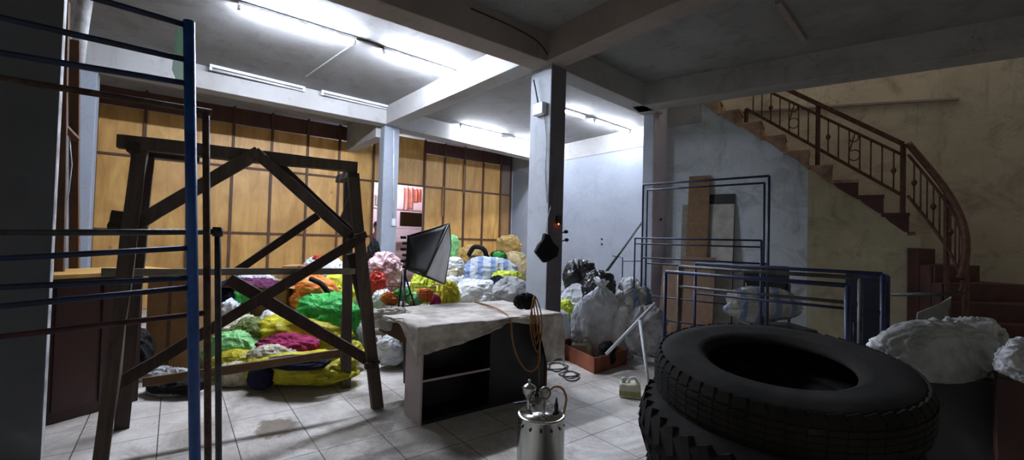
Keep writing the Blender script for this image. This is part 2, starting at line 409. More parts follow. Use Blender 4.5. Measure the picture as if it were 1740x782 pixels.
# straight flight as stepped solid
poly = [SW(.36, .02, 2.9), SW(.36, .02, 3.60)]
for i in range(len(ts)):
    zt = zs[i] if i < len(zs) else 0
    poly.append(SW(ts[i], .02, zs[i - 1] if i else 3.60)); poly.append(SW(ts[i], .02, zs[i]))
poly.append(SW(3.2, .02, 1.60)); poly.append(SW(3.2, .02, 1.2)); 
poly = [p for p in poly]
MB().prism(poly, CN * SWD).build('flight', M_step, st, bev=.006)
rnd = random.Random(4)
for i in range(1, len(ts)):   # tread slabs overhanging the wall face
    t0 = ts[i - 1]; t1 = ts[i]
    MB().box(SW(t0 - .01, -.035, zs[i - 1] - .045), CD * (t1 - t0 + .03), CN * .4, Z * .045).build('tread', M_step if i < 8 else M_stepd, st, bev=.006)
    zz = zs[i - 1]; q = rnd.uniform(.5, .75)
    MB().prism([SW(t1 + .012, -.03, zz - .03), SW(t1 + .012, -.03, zz - .24), SW(t1 - .03, -.03, zz - .235), SW(t1 - (t1 - t0) * q, -.03, zz - .11), SW(t0 + .02, -.03, zz - .04)], CN * .2).build('step_end', M_step if i < 7 else M_stepd, st, bev=.004)
# curved lower winders
cen = SW(3.12, 0, 0) - CN * .42
r0, r1 = .38, .42 + SWD
ang0 = math.atan2(CN.y, CN.x)
zc = 1.60; k = 0; n_w = 8; dth = R(16)
for k in range(n_w):
    a0 = ang0 - dth * k; a1 = a0 - dth; zt = zc - .2 * (k + 1)
    if zt <= .02: zt = .03
    pl = []
    for q in range(5): a = a0 + (a1 - a0) * q / 4; pl.append(cen + Vector((math.cos(a) * r1, math.sin(a) * r1, 0)))
    for q in range(4, -1, -1): a = a0 + (a1 - a0) * q / 4; pl.append(cen + Vector((math.cos(a) * r0, math.sin(a) * r0, 0)))
    if k < 7: MB().prism(pl, Z * zt).build('winder_step', M_stepd, st, bev=.006)
# wall under the flight: white part then yellow part
def under(t0, t1, name, mat):
    pts = [SW(t0, 0, 0), SW(t0, 0, 3.73 if t0 < .5 else 0)]
    pts = [SW(t0, 0, 0)]
    def zat(t):
        z = 3.60
        for i, a in enumerate(ts):
            if t >= a - 1e-6: z = zs[i]
        return z
    cur = t0; pts.append(SW(t0, 0, zat(t0) - .05))
    for i, a in enumerate(ts):
        if t0 < a < t1:
            pts.append(SW(a, 0, (zs[i - 1] if i else 3.60) - .05)); pts.append(SW(a, 0, zs[i] - .05))
    pts.append(SW(t1, 0, zat(t1 - .001) - .05)); pts.append(SW(t1, 0, 0))
    sbuild(name, MB().prism(pts, CN * .15), mat)
tY = (onC(1373, 300) - SP).dot(CD)
under(.08, tY, 'wall_stair', M_whited)
under(tY + .0005, 3.24, 'wall_stair_yellow', M_yel)
sbuild('wall_stair_cap', MB().box(SW(.0, -.02, 3.25), CD * .72, CN * .2, Z * .5), M_beam)
for k_, (ta, tb_, hh_) in enumerate(((3.24, 3.36, 1.18), (3.36, 3.47, .98))):
    sbuild('wall_stair_foot', MB().box(SW(ta, -.05, 0), CD * (tb_ - ta), CN * .2, Z * hh_), M_yel)
# outer beige wall and stairwell
sbuild('wall_outer', MB().box(SW(.38, SWD + .03, 0), CD * 6.6, CN * .15, Z * 6.3), M_beige)
sbuild('wall_outer_ledge', MB().bar(onC(1205, 193, SWD), onC(1630, 168, SWD), .04, .03), M_beamd)
sbuild('wall_stairwell_end', MB().box(SW(-.1, .15, 3.60), CN * (SWD), -CD * .1, Z * 2.7), M_beige)
# railing: straight then curved
rl = thing('stair_railing', 'rust brown iron stair railing with scrolls, curving down at its end', 'railing', SW(2.2, .05, 1.6))
P1 = onC(1268, 185, .05); P1b = onC(1268, 213, .05)
P2t = onC(1535, 247, .05); P2b = onC(1535, 330, .05)
tA = (P1 - SP).dot(CD); tB = (P2t - SP).dot(CD)
bot0 = onC(1268, 185, .05); bot1 = onC(1535, 333, .05)
mid0 = onC(1337, 170, .05); mid1 = onC(1535, 264, .05)
hr0 = onC(1367, 166, .05); hr1 = onC(1535, 245, .05)
def lineat(p, q, t):
    a = (p - SP).dot(CD); b = (q - SP).dot(CD); return p.lerp(q, (t - a) / (b - a))
tcur = 3.10
rcur = cen.copy(); RR = .42
def cpt(th, z): return cen + Vector((math.cos(ang0 - th) * RR, math.sin(ang0 - th) * RR, z))
def slope_z(zstart, th): return zstart - th * (.2 / dth)
tTop = -.1
MB().bar(lineat(bot0, bot1, tA - .0), bot1, .035, .035).build('bottom_rail', M_rail, rl)
MB().bar(lineat(mid0, mid1, 1.0), mid1, .03, .03).build('middle_rail', M_rail, rl)
MB().bar(lineat(hr0, hr1, 1.0), hr1, .06, .045).build('handrail', M_rail, rl)
zhr, zmid, zbt = hr1.z, mid1.z, bot1.z
TH = R(128); NS = 30
MB().tube([cpt(TH * i / NS, slope_z(zhr, TH * i / NS)) for i in range(NS + 1)], .036, 8).build('handrail', M_rail, rl)
MB().tube([cpt(TH * i / NS, slope_z(zmid, TH * i / NS)) for i in range(NS + 1)], .016, 6).build('middle_rail', M_rail, rl)
MB().tube([cpt(TH * i / NS, slope_z(zbt, TH * i / NS)) for i in range(NS + 1)], .018, 6).build('bottom_rail', M_rail, rl)
def post(p, z0, z1, w=.04): MB().box(p - Vector((w / 2, w / 2, 0)) + Z * (z0 - p.z), (w, 0, 0), (0, w, 0), (0, 0, z1 - z0)).build('post', M_rail, rl)
for x in (1268, 1390, 1535):
    p = onC(x, 200, .05); t = (p - SP).dot(CD)
    zt = lineat(hr0, hr1, t).z if x > 1300 else P1.z
    zb = 0
    i = max([j for j in range(len(ts)) if ts[j] <= t + 1e-3] or [0]); post(p, zs[i], zt)
for th in (R(50), R(100)):
    p = cpt(th, 0); kk = int(th / dth); post(p, max(0.03, zc - .2 * (kk + 1)), slope_z(zhr, th))
t = tA + .09; j = 0
while t < tB - .05:
    if abs(t - (onC(1390, 200, .05) - SP).dot(CD)) > .05:
        b = lineat(bot0, bot1, t); m = lineat(mid0, mid1, t)
        mb = MB().tube([b, m], .0085, 6)
        if j % 6 == 2:
            mb.lathe([(.006, -.05), (.022, -.02), (.03, 0), (.022, .02), (.006, .05)], b.lerp(m, .5), Z, 8)
        if j % 6 == 4:
            h = (m.z - b.z); pts = []
            for q in range(0, 21):
                a = q / 20 * math.pi * 1.6
                pts.append(b + CD * (.05 + .05 * math.cos(a + 2.6)) + Z * (h * .78 + .06 * math.sin(a + 2.6)))
            for q in range(0, 21):
                a = q / 20 * math.pi * 1.7
                pts.append(b + CD * (.055 - .06 * math.cos(a)) + Z * (h * .28 - .07 * math.sin(a)))
            mb.tube(pts, .008, 6)
        mb.build('baluster', M_rail, rl)
    t += .112; j += 1
for q in range(1, 16):
    th = TH * q / 16
    if min(abs(th - R(50)), abs(th - R(100))) < R(4): continue
    mb = MB().tube([cpt(th, slope_z(zbt, th)), cpt(th, slope_z(zmid, th))], .0085, 6)
    if q % 3 == 1: mb.lathe([(.006, -.05), (.022, -.02), (.03, 0), (.022, .02), (.006, .05)], cpt(th, (slope_z(zbt, th) + slope_z(zmid, th)) / 2), Z, 8)
    mb.build('baluster', M_rail, rl)

# ------------------------------------------------------------------ fluorescent lights
M_tub2 = mglow('tube_glow_dim', '#e6eeff', 100)
def light(p0, p1, label, lit=True, group='lit fluorescent tubes on the ceiling'):
    p0, p1 = Vector(p0), Vector(p1); p0.z = p1.z = SL
    d = (p1 - p0).normalized(); L = (p1 - p0).length
    o = thing('fluorescent_light', label, 'light fixture', (p0 + p1) / 2, group)
    MB().bar(p0 - Z * .02, p1 - Z * .02, .06, .038).build('housing', M_fix, o, bev=.004)
    if lit is not None:
        MB().tube([p0 + d * .03 - Z * .065, p1 - d * .03 - Z * .065], .014, 10).build('tube', (M_tub if p0.dot(B) < 5.6 and p0.dot(A) < 3.4 else M_tub2) if lit else M_dead, o)
        for e, q in ((p0, d), (p1, -d)): MB().box(e - d.cross(Z) * .018 - Z * .083, q * .03, d.cross(Z) * .036, Z * .075).build('end_cap', M_fix, o)
light(fl(404, 2, SL), fl(605, 64, SL), 'bright fluorescent tube nearest the camera at upper left, longest looking one')
light(fl(651, 80, SL), fl(786, 124, SL), 'bright fluorescent tube ending near the cross beam, left of the centre pillar')
light(fl(957, 183, SL), fl(994, 195, SL), 'bright tube partly hidden behind the right edge of the centre pillar')
light(fl(1010, 200, SL), fl(1069, 220, SL), 'bright fluorescent tube on the ceiling next to the white right wall')
light(fl(782, 210, SL), fl(853, 227, SL), 'bright tube beyond the cross beam above the far plywood, left one of the far pair')
light(fl(873, 232, SL), fl(925, 246, SL), 'bright tube of the far pair, cut off by the left edge of the centre pillar')
light(fl(356, 109, SL), fl(518, 148, SL), 'unlit twin batten fixture on the left along the back beam', False, 'unlit fixtures along the back beam')
light(fl(546, 153, SL), fl(678, 184, SL), 'unlit twin batten fixture ending above the slim back pillar', False, 'unlit fixtures along the back beam')
for p0, p1 in ((fl(356, 115, SL), fl(518, 154, SL)), (fl(546, 160, SL), fl(678, 190, SL))): pass
# light in the next room
o = thing('fluorescent_light', 'bright tube in the next room beyond the plywood doorway', 'light fixture', W(4.2, 10.6, SL))
MB().bar(W(3.6, 10.6, SL - .02), W(4.8, 10.6, SL - .02), .045, .03).build('housing', M_fix, o)
MB().tube([W(3.62, 10.6, SL - .05), W(4.78, 10.6, SL - .05)], .014).build('tube', M_tub, o)
cb = curve_pts([fl(605, 64, SL), fl(630, 70, SL), fl(651, 80, SL)], 4)
tag(MB().tube([p - Z * .012 for p in cb], .008, 6).build('ceiling_cable', M_wire), 'short dark cable joining the two near ceiling tubes', 'cable')
cb = curve_pts([onB(800, 14, 3.72) , onB(870, 45, 3.72), onB(915, 72, 3.72), onB(940, 108, 3.72)], 6)
tag(MB().tube(cb, .007, 6).build('beam_cable', M_wire), 'dark cable sagging along the big beam to centre pillar top', 'cable')

ll = bpy.data.lights.new('stairwell_fill_light', 'AREA'); ll.shape = 'RECTANGLE'; ll.size = 2.5; ll.size_y = .9; ll.energy = 7; ll.color = (1, .86, .68)  # added unseen area light, stands in for daylight from upstairs
lo = bpy.data.objects.new('stairwell_fill_light', ll); COL.objects.link(lo); lo.location = SW(2.4, .3, 6.1)
# world: dim ambient fill, room left open behind the camera
w = bpy.data.worlds.new('world'); C.world = w; w.use_nodes = True
w.node_tree.nodes['Background'].inputs[0].default_value = (.72, .70, .63, 1)
w.node_tree.nodes['Background'].inputs[1].default_value = .072
# ------------------------------------------------------------------ wooden trestle
TZ = 1.90
tr = thing('wooden_trestle', 'dark weathered timber trestle with crossed braces standing on the tiles at left', 'trestle', fl(420, 740))
sd = [0]
def tb(name, p0, p1, w, h, mat=None, up=Z, parent=None, seg=5, jit=.004):
    sd[0] += 1
    return MB().bar(p0, p1, w, h, up, jit, seg, sd[0]).build(name, mat or M_oldw, parent or tr, bev=.004)
TL = fl(214, 242, TZ); TR_ = fl(606, 285, TZ); td = (TR_ - TL).normalized(); tn = Vector((-td.y, td.x, 0))  # tn points away
if tn.y < 0: tn = -tn
tb('top_beam', TL - td * .04, TR_, .07, .085)
tb('top_beam', TL + tn * .36 + td * .05, TL + tn * .36 + td * .36, .06, .07, M_oldx)
tb('cross_piece', TL - tn * .05 + td * .04 - Z * .03, TL + tn * .4 + td * .04 - Z * .03, .06, .06, M_oldx)
cR = TR_ - td * .03 - Z * .05
tb('cross_piece', cR - tn * .03, cR + tn * .48, .06, .06, M_oldx)
# front legs
fr0 = fl(641, 694, 0); tb('leg', cR + Z * 0, fr0, .045, .085, up=td, seg=7, jit=.006)
tb('leg', TL + td * .07 - Z * .03, fl(168, 812, 0), .045, .075, up=td, seg=7, jit=.008)
rr0 = fl(587, 659, 0); tb('leg', Vector((rr0.x - .02, rr0.y - .04, TZ - .05)), rr0, .05, .085, up=td, seg=7, jit=.005)
rl0 = at(207, 735, 3.05); rl0.z = 0; tb('leg', TL + tn * .3 + td * .07 - Z * .04, rl0, .05, .08, M_oldx, up=td, seg=6)
# braces in the front plane (through the front legs)
def fp(px, py, off=-.03):
    return onpl(px, py, TR_ + tn * off, (tn + Z * .0).normalized())
tb('brace', fp(216, 390), fp(440, 258), .028, .085, up=td)
tb('brace', fp(432, 257, -.06), fp(592, 400, -.02), .028, .075, up=td)
tb('brace', fp(452, 262, .03), fp(612, 412, .03), .028, .075, M_oldx, up=td)
tb('brace', fp(618, 402, -.07), fp(372, 551, -.07), .03, .07, M_oldx, up=td)
tb('brace', fp(372, 551, -.07), fp(188, 660, -.07), .03, .07, M_oldx, up=td)
tb('brace', fp(540, 366, .2), fp(398, 464, .2), .03, .06, M_oldx, up=td)
tb('brace', fp(388, 474, .0), fp(641, 622, -.04), .03, .08, M_oldx, up=td)
tb('brace', fp(604, 318, .1), fp(583, 372, .3), .03, .05, M_oldx, up=td)
tb('knee_block', fp(212, 360, -.02), fp(205, 392, -.02), .06, .12, M_oldx, up=td)
tb('peg', fp(620, 622, -.1), fp(638, 620, -.1), .05, .05, M_oldx)
tb('peg', fp(604, 404, -.11), fp(622, 398, -.11), .05, .05, M_oldx)
tb('splice_board', fp(600, 430, .02), fp(622, 520, .02), .03, .11, M_oldx, up=td)
tb('lower_rail', fp(242, 650, .05), fp(578, 600, .05), .025, .06, M_plankb)
tb('upper_rail', fp(172, 463, -.05), fp(604, 461, -.05), .025, .045, M_plank)

# ------------------------------------------------------------------ steel frames on the left
def fA(px, py, b): return onB(px, py, b)
bb = thing('scaffold_frame', 'bright blue steel frame with rungs, tall post standing nearest at left', 'steel frame', onB(332, 782, 2.62) * 1)
B0 = 2.62
def vert(px0, py0, py1, b, dx=0): p = fA(px0, py0, b); q = fA(px0 + dx, py1, b); return p, Vector((p.x, p.y, max(q.z, 0)))
p = fA(321, 36, B0); q = fA(337, 770, B0); q = Vector((q.x, q.y, 0)); WL[bb.name] = Vector((q.x, q.y, 0)); bb.location = WL[bb.name]
MB().tube([q, p], .024, 12).build('post', M_blue, bb)
def ext(p0, p1, f): return p0 + (p1 - p0) * f
for (x0, y0, x1, y1) in ((150, -6, 320, 44), (0, 30, 322, 103), (0, 90, 325, 143), (0, 440, 327, 421), (0, 489, 328, 472), (0, 521, 329, 488)):
    a_, b_ = fA(x0, y0, B0), fA(x1, y1, B0); a2 = ext(b_, a_, 1.25)
    MB().tube([a2, b_], .0135, 10).build('rung', M_navy, bb)
far = fA(-130, 400, B0); MB().tube([Vector((far.x, far.y, 0)), Vector((far.x, far.y, p.z))], .024, 12).build('post', M_blue, bb)
rb = thing('pipe_frame', 'rust brown pipe frame standing just behind the blue post', 'steel frame', Vector((0, 0, 0)))
B1 = 2.75; p = fA(350, 189, B1); q = fA(357, 770, B1); WL[rb.name] = Vector((q.x, q.y, 0)); rb.location = WL[rb.name]
MB().tube([Vector((q.x, q.y, 0)), p], .017, 10).build('post', M_rust, rb)
MB().tube([ext(p, fA(0, 133, B1), 1.2), p + Vector((.02, .015, 0))], .015, 10).build('rail', M_rust, rb)
MB().tube([ext(fA(348, 532, B1), fA(0, 573, B1), 1.2), fA(348, 532, B1)], .014, 10).build('rail', M_maroon, rb)
far = fA(-150, 400, B1); MB().tube([Vector((far.x, far.y, 0)), Vector((far.x, far.y, ext(p, fA(0, 133, B1), 1.3).z))], .017, 10).build('post', M_rust, rb)
gb = thing('pipe_frame', 'low grey pipe frame with capped corner, rightmost post of the left frames', 'steel frame', Vector((0, 0, 0)))
B2 = 2.85; p = fA(370, 394, B2); q = fA(374, 770, B2); WL[gb.name] = Vector((q.x, q.y, 0)); gb.location = WL[gb.name]
MB().tube([Vector((q.x, q.y, 0)), p], .016, 10).build('post', M_steel, gb)
MB().tube([ext(p, fA(0, 396, B2), 1.2), p], .016, 10).build('rail', M_steel, gb)
MB().tube([p - Z * .025, p + Z * .025], .025, 10).build('corner_cap', M_black, gb)
far = fA(-150, 396, B2); MB().tube([Vector((far.x, far.y, 0)), Vector((far.x, far.y, p.z))], .016, 10).build('post', M_steel, gb)
# timber posts and pipe beside the left pillar
def stick(name, label, cat, x0, y0, x1, y1, Y, w, h, mat, foot=True):
    a_ = at(x0, y0, Y); b_ = at(x1, y1, Y)
    if foot: b_.z = 0; b_.x = at(x1, 600, Y).x
    return tag(MB().bar(b_, a_, w, h, A, .003, 5, int(x0)).build(name, mat, bev=.004), label, cat)
M_bark = mwood('brown_post_wood', '#6b4a34', '#46301f', 'Z', .7)
stick('timber_post', 'slim brown timber post next to the dark left pillar', 'post', 110, 2, 102, 420, 3.3, .06, .05, M_bark)
stick('timber_post', 'brown timber post right of the slimmer one, against white pillar', 'post', 127, 70, 129, 420, 3.6, .075, .06, M_bark)
o = tag(MB().bar(at(100, 206, 3.4), at(131, 238, 3.55), .03, .045, A).build('wood_strut', M_bark, bev=.003), 'short slanting strut nailed between two timber posts at left', 'wood strut')
tag(MB().tube([at(158, -90, 4.0), at(139, 40, 4.0), at(131, 108, 4.0)], [.055, .052, .05], 16).build('drain_pipe', M_edge), 'pale thick pipe leaning down from ceiling above timber posts', 'pipe')
tag(MB().tube([at(118, 232, 3.5), at(122, 280, 3.5), at(117, 325, 3.5), at(111, 345, 3.5)], .004, 6).build('hanging_wire', M_pvc), 'thin white wire hanging between two timber posts', 'wire')
# rag on top of posts
# glass green sheet behind blue post
gl = NT('green_glass'); gl.b.inputs['Base Color'].default_value = lin('#9fd8b8'); gl.b.inputs['Roughness'].default_value = .25; gl.b.inputs['Alpha'].default_value = .55
gq = [at(300, 45, 2.6), at(316, 60, 2.5), at(316, 132, 2.5), at(300, 138, 2.6), at(292, 118, 2.65)]
tag(MB().prism(gq, (.004, .006, 0)).build('plastic_sheet', gl.m), 'torn translucent green plastic sheet hanging from the blue frame', 'plastic sheet')

# ------------------------------------------------------------------ cabinet and cartons at left
M_mar = mwood('dark_red_cabinet_wood', '#3d1712', '#2a0e0b', 'Z', .5, 2)
c0 = fl(92, 735); 
cb0 = thing('cabinet', 'dark red wooden cabinet with pale plywood top behind the timber posts', 'cabinet', at(205, 600, 3.6) * 1)
pA = at(88, 500, 3.05); pB = at(243, 500, 3.55); pA.z = pB.z = 0; WL[cb0.name] = Vector(((pA.x + pB.x) / 2, (pA.y + pB.y) / 2, 0)); cb0.location = WL[cb0.name]
dd = (pB - pA); dn = Vector((-dd.y, dd.x, 0)).normalized()
zt = at(160, 470, 3.3).z
MB().box(pA, dd, dn * .5, Z * zt).build('body', M_mar, cb0, bev=.006)
MB().box(pA - dn * .03 - dd * .03 + Z * zt, dd * 1.5, dn * .6, Z * .03).build('top', M_ply, cb0, bev=.003)
MB().box(pA + dd * .04 - dn * .012 + Z * .08, dd * .44, dn * .012, Z * (zt - .14)).build('door', M_mar, cb0, bev=.003)
MB().box(pA + dd * .52 - dn * .012 + Z * .08, dd * .44, dn * .012, Z * (zt - .14)).build('door', M_mar, cb0, bev=.003)
# cartons
def carton(label, x0, y0, x1, y1, Y, depth=.3, ang=0, mat=None, open_=False, flaps=True, name='cardboard_box', cat='box', group=None, z0=None):
    """box whose front face spans px (x0,y0 top-left)-(x1,y1 bottom-right) at depth Y"""
    a_ = at(x0, y0, Y); b_ = at(x1, y1, Y); w = b_.x - a_.x; h = a_.z - b_.z; zb = max(b_.z, 0.0) if z0 is None else z0; h = a_.z - zb
    dx = Vector((math.cos(ang), math.sin(ang), 0)) * w; dy = Vector((-math.sin(ang), math.cos(ang), 0)) * depth
    base = Vector((a_.x, Y, zb)); o = thing(name, label, cat, base + dx / 2 + dy / 2, group)
    mat = mat or M_card; t = .012
    if open_:
        m = MB()
        m.box(base, dx, dy, Z * t)
        u = dx.normalized() * t; v = dy.normalized() * t
        m.box(base, dx, v, Z * h); m.box(base + dy - v, dx, v, Z * h); m.box(base, u, dy, Z * h); m.box(base + dx - u, u, dy, Z * h)
        m.build('walls', mat, o)
        if flaps:
            for q0, e, out in ((base, dx, -dy), (base + dy, dx, dy), (base, dy, -dx), (base + dx, dy, dx)):
                n = out.normalized(); m2 = MB().box(q0 + Z * h, e, n * .12 + Z * random.Random(x0 + n.x * 7).uniform(-.07, .06), Vector((0, 0, .006)))
                m2.build('flap', mat, o)
    else:
        MB().box(base, dx, dy, Z * h).build('carton', mat, o, bev=.006)
        MB().box(base + dx * .46 - Vector((0, .002, 0)) + Z * (h * .0), dx * .08, dy + Vector((0, .004, 0)), Z * (h + .002)).build('tape', M_plankb, o)
    return o
carton('brown carton standing on the cabinet side, left behind the trestle', 252, 462, 325, 560, 4.2, .4, z0=0)
carton('large open cardboard box full of purple clothes behind the trestle', 362, 488, 478, 590, 4.9, .5, .1, open_=True)
carton('tall cardboard box beyond the open one, under the plywood', 455, 458, 520, 540, 6.2, .4, .05, z0=0)
carton('cardboard box left of the tall one, close to the plywood wall', 385, 458, 452, 545, 6.0, .4, -.05, z0=0)
carton('leaning brown carton next to orange printed sack', 480, 452, 530, 560, 5.3, .35, .2, z0=0)

# ------------------------------------------------------------------ bags, sacks and cloth heaps
def bag(label, x0, y0, x1, y1, Y, mat, kind='sack', group=None, name='sack', cat=None, dep=.85, floor=False, lean=0, seed=None, rough=1., ext_down=0, extra=None, rot=0, box=.8, nofloor=False):
    """crumpled body filling the pixel rectangle at depth Y"""
    seed = seed if seed is not None else int(x0 * 7 + y0 * 13) % 997
    cx = (x0 + x1) / 2; c = at(cx, (y0 + y1) / 2, Y); k = c.y / F
    rx = (x1 - x0) / 2 * Y / F; rz = (y1 - y0) / 2 * Y / F
    if floor:
        top = c.z + rz; rz = top / 2; c.z = rz
    if ext_down: rz += ext_down / 2; c.z -= ext_down / 2
    ry = dep * min(rx, max(rz, rx * .6)); nu, nv = 96, 60; vs = []; rnd = random.Random(seed)
    sv = Vector((seed * 1.7, seed * .37, seed * .91)); ca, sa = math.cos(rot), math.sin(rot); e = box
    for j in range(nv + 1):
        v = j / nv
        for i in range(nu):
            ph = 2 * math.pi * i / nu
            cu, su = math.cos(ph), math.sin(ph)
            if kind == 'sack' and v > .74:
                q = (v - .74) / .26                      # shoulder > neck > flared mouth
                if q < .62: rr = .78 * (1 - q / .62) ** .9 + .16; zz = .52 + .30 * (q / .62)
                else: s_ = (q - .62) / .38; rr = .16 + .26 * s_ ** .8 * (1 - .1 * math.sin(ph * 3 + seed)); zz = .82 + .18 * s_ - .08 * s_ * s_ * math.sin(ph * 2 + seed)
                if j == nv: rr *= .3; zz -= .1
                pleat = 1 + .10 * math.sin(ph * 11 + seed + q * 2) * min(1, q * 2.2)
                rr *= pleat
                d = Vector((cu * rr, su * rr, zz))
            else:
                vv = v / .74 if kind == 'sack' else v
                if kind == 'sack': th = vv * (math.pi * .64)
                else: th = vv * math.pi
                sz = math.sin(th); cz = -math.cos(th)
                d = Vector((math.copysign(abs(cu) ** e, cu) * abs(sz) ** e, math.copysign(abs(su) ** e, su) * abs(sz) ** e, math.copysign(abs(cz) ** .85, cz)))
                if kind == 'sack':
                    d.z = -1 + (d.z + 1) * (1.52 / (1 + abs(math.cos(math.pi * .64)) ** .85))
                    if vv > .8: pass
            n1 = noise.noise(d * 1.3 + sv) * .22 * rough
            w_ = d * 2.6 + sv + Vector((noise.noise(d * 2 + sv), noise.noise(d * 2 - sv), 0)) * 1.2
            f1 = 1 - 2 * abs(noise.noise(w_)); f2 = 1 - 2 * abs(noise.noise(w_ * 2.1 + sv)); f3 = 1 - 2 * abs(noise.noise(w_ * 4.3 - sv))
            rdg = (f1 * abs(f1) * .10 + f2 * abs(f2) * .035 + f3 * .006) * rough
            amp = 1 if kind != 'cloth' else 1.5
            s_ = 1 + (n1 + (rdg - .05)) * amp
            p = Vector((d.x * s_, d.y * s_, d.z * (1 + (n1 * .6 + rdg * .8) * amp)))
            if kind == 'heap': p.z = p.z if p.z > 0 else p.z * .75
            x = p.x * rx; y = p.y * ry; z = p.z * rz
            x += lean * (z + rz)
            vs.append(c + Vector((x * ca - y * sa, x * sa + y * ca, z)))
    zmin = .004
    vs = [Vector((p.x, p.y, max(p.z, zmin + .002 * rnd.random()))) for p in vs]
    fs = [(j * nu + i, j * nu + (i + 1) % nu, (j + 1) * nu + (i + 1) % nu, (j + 1) * nu + i) for j in range(nv) for i in range(nu)]
    fs += [tuple(reversed(range(nu))), tuple(nv * nu + i for i in range(nu))]
    m = MB(); m.add(vs, fs, True)
    if extra is None:
        return tag(m.build(name, mat), label, cat or 'bag', group)
    o = thing(name, label, cat or 'bag', Vector((c.x, c.y, min(v.z for v in vs))), group)
    m.build('body', mat, o); extra(o, c, rx, ry, rz); return o
def tie(o, c, rx, ry, rz, col=None):
    p = c + Z * (rz * .80); r = .2 * min(rx, ry) ; MB().tube([p + Vector((math.cos(t) * r, math.sin(t) * r, .004 * math.sin(2 * t))) for t in [2 * math.pi * i / 16 for i in range(16)]], .008, 6, True).build('tie_string', col or M_black, o)

YEL = mcloth('#c9c233', '#a39a22', .45, 7, .8); YEL2 = mcloth('#b5ad2e', '#8f861e', .5, 7, .8, key='olive_yellow')
GRN = mcloth('#3fae4e', '#2a8a3c', .45, 9, .9); LGRN = mcloth('#8fd08a', '#6aa866', .45, 9, .8)
NAVYC = mcloth('#161a33', '#0d1022', .9, 7, .6); WHT = mcloth('#eceef0', '#c4c8cc', .55, 9, .9)
WHT2 = mcloth('#e6eaf0', '#bcc2cc', .6, 7, .9); GREYC = mcloth('#b6b7b8', '#8a8b8d', .7, 8, .9); TAN = mcloth('#b89a5c', '#8d733e', .7, 8, .8)
BEI = mcloth('#cbb98c', '#a6946a', .7, 8, .8); MAG = mcloth('#9b2a58', '#6f1a3c', .85, 10, 1); BLK = mcloth('#151519', '#0a0a0c', .28, 8, 1, .4)
BLKC = mcloth('#17171a', '#0c0c0e', .8, 9, .8); ORG = mcloth('#d0742a', '#a4521c', .6, 9, .8); RED = mcloth('#c23a2c', '#9c271d', .5, 9, .8)
PNK = mcloth('#d6b3b6', '#b98a90', .4, 10, 1, .3); PUR = mcloth('#6a3358', '#43203a', .85, 12, 1); OLV = mcloth('#6d7a45', '#4d5730', .7, 9, .8)
STR = mcloth('#c9d0dc', '#a8b0be', .6, 8, .8, stripe=('#8097c2', 1.6, 'X')); STR2 = mcloth('#b7b5b0', '#8e8c88', .7, 8, .8, stripe=('#76849c', 1.8, 'X'))
ORP = mcloth('#cf9a5a', '#d9752a', .6, 9, .6, stripe=('#c8681e', 3.2, 'Z'))
CRM = mcloth('#c8c2ae', '#a29b84', .7, 9, .9); GRYW = mcloth('#d4d6da', '#a9acb2', .6, 7, .9); LIME = mcloth('#cfdc4a', '#a8b82e', .45, 9, .8)

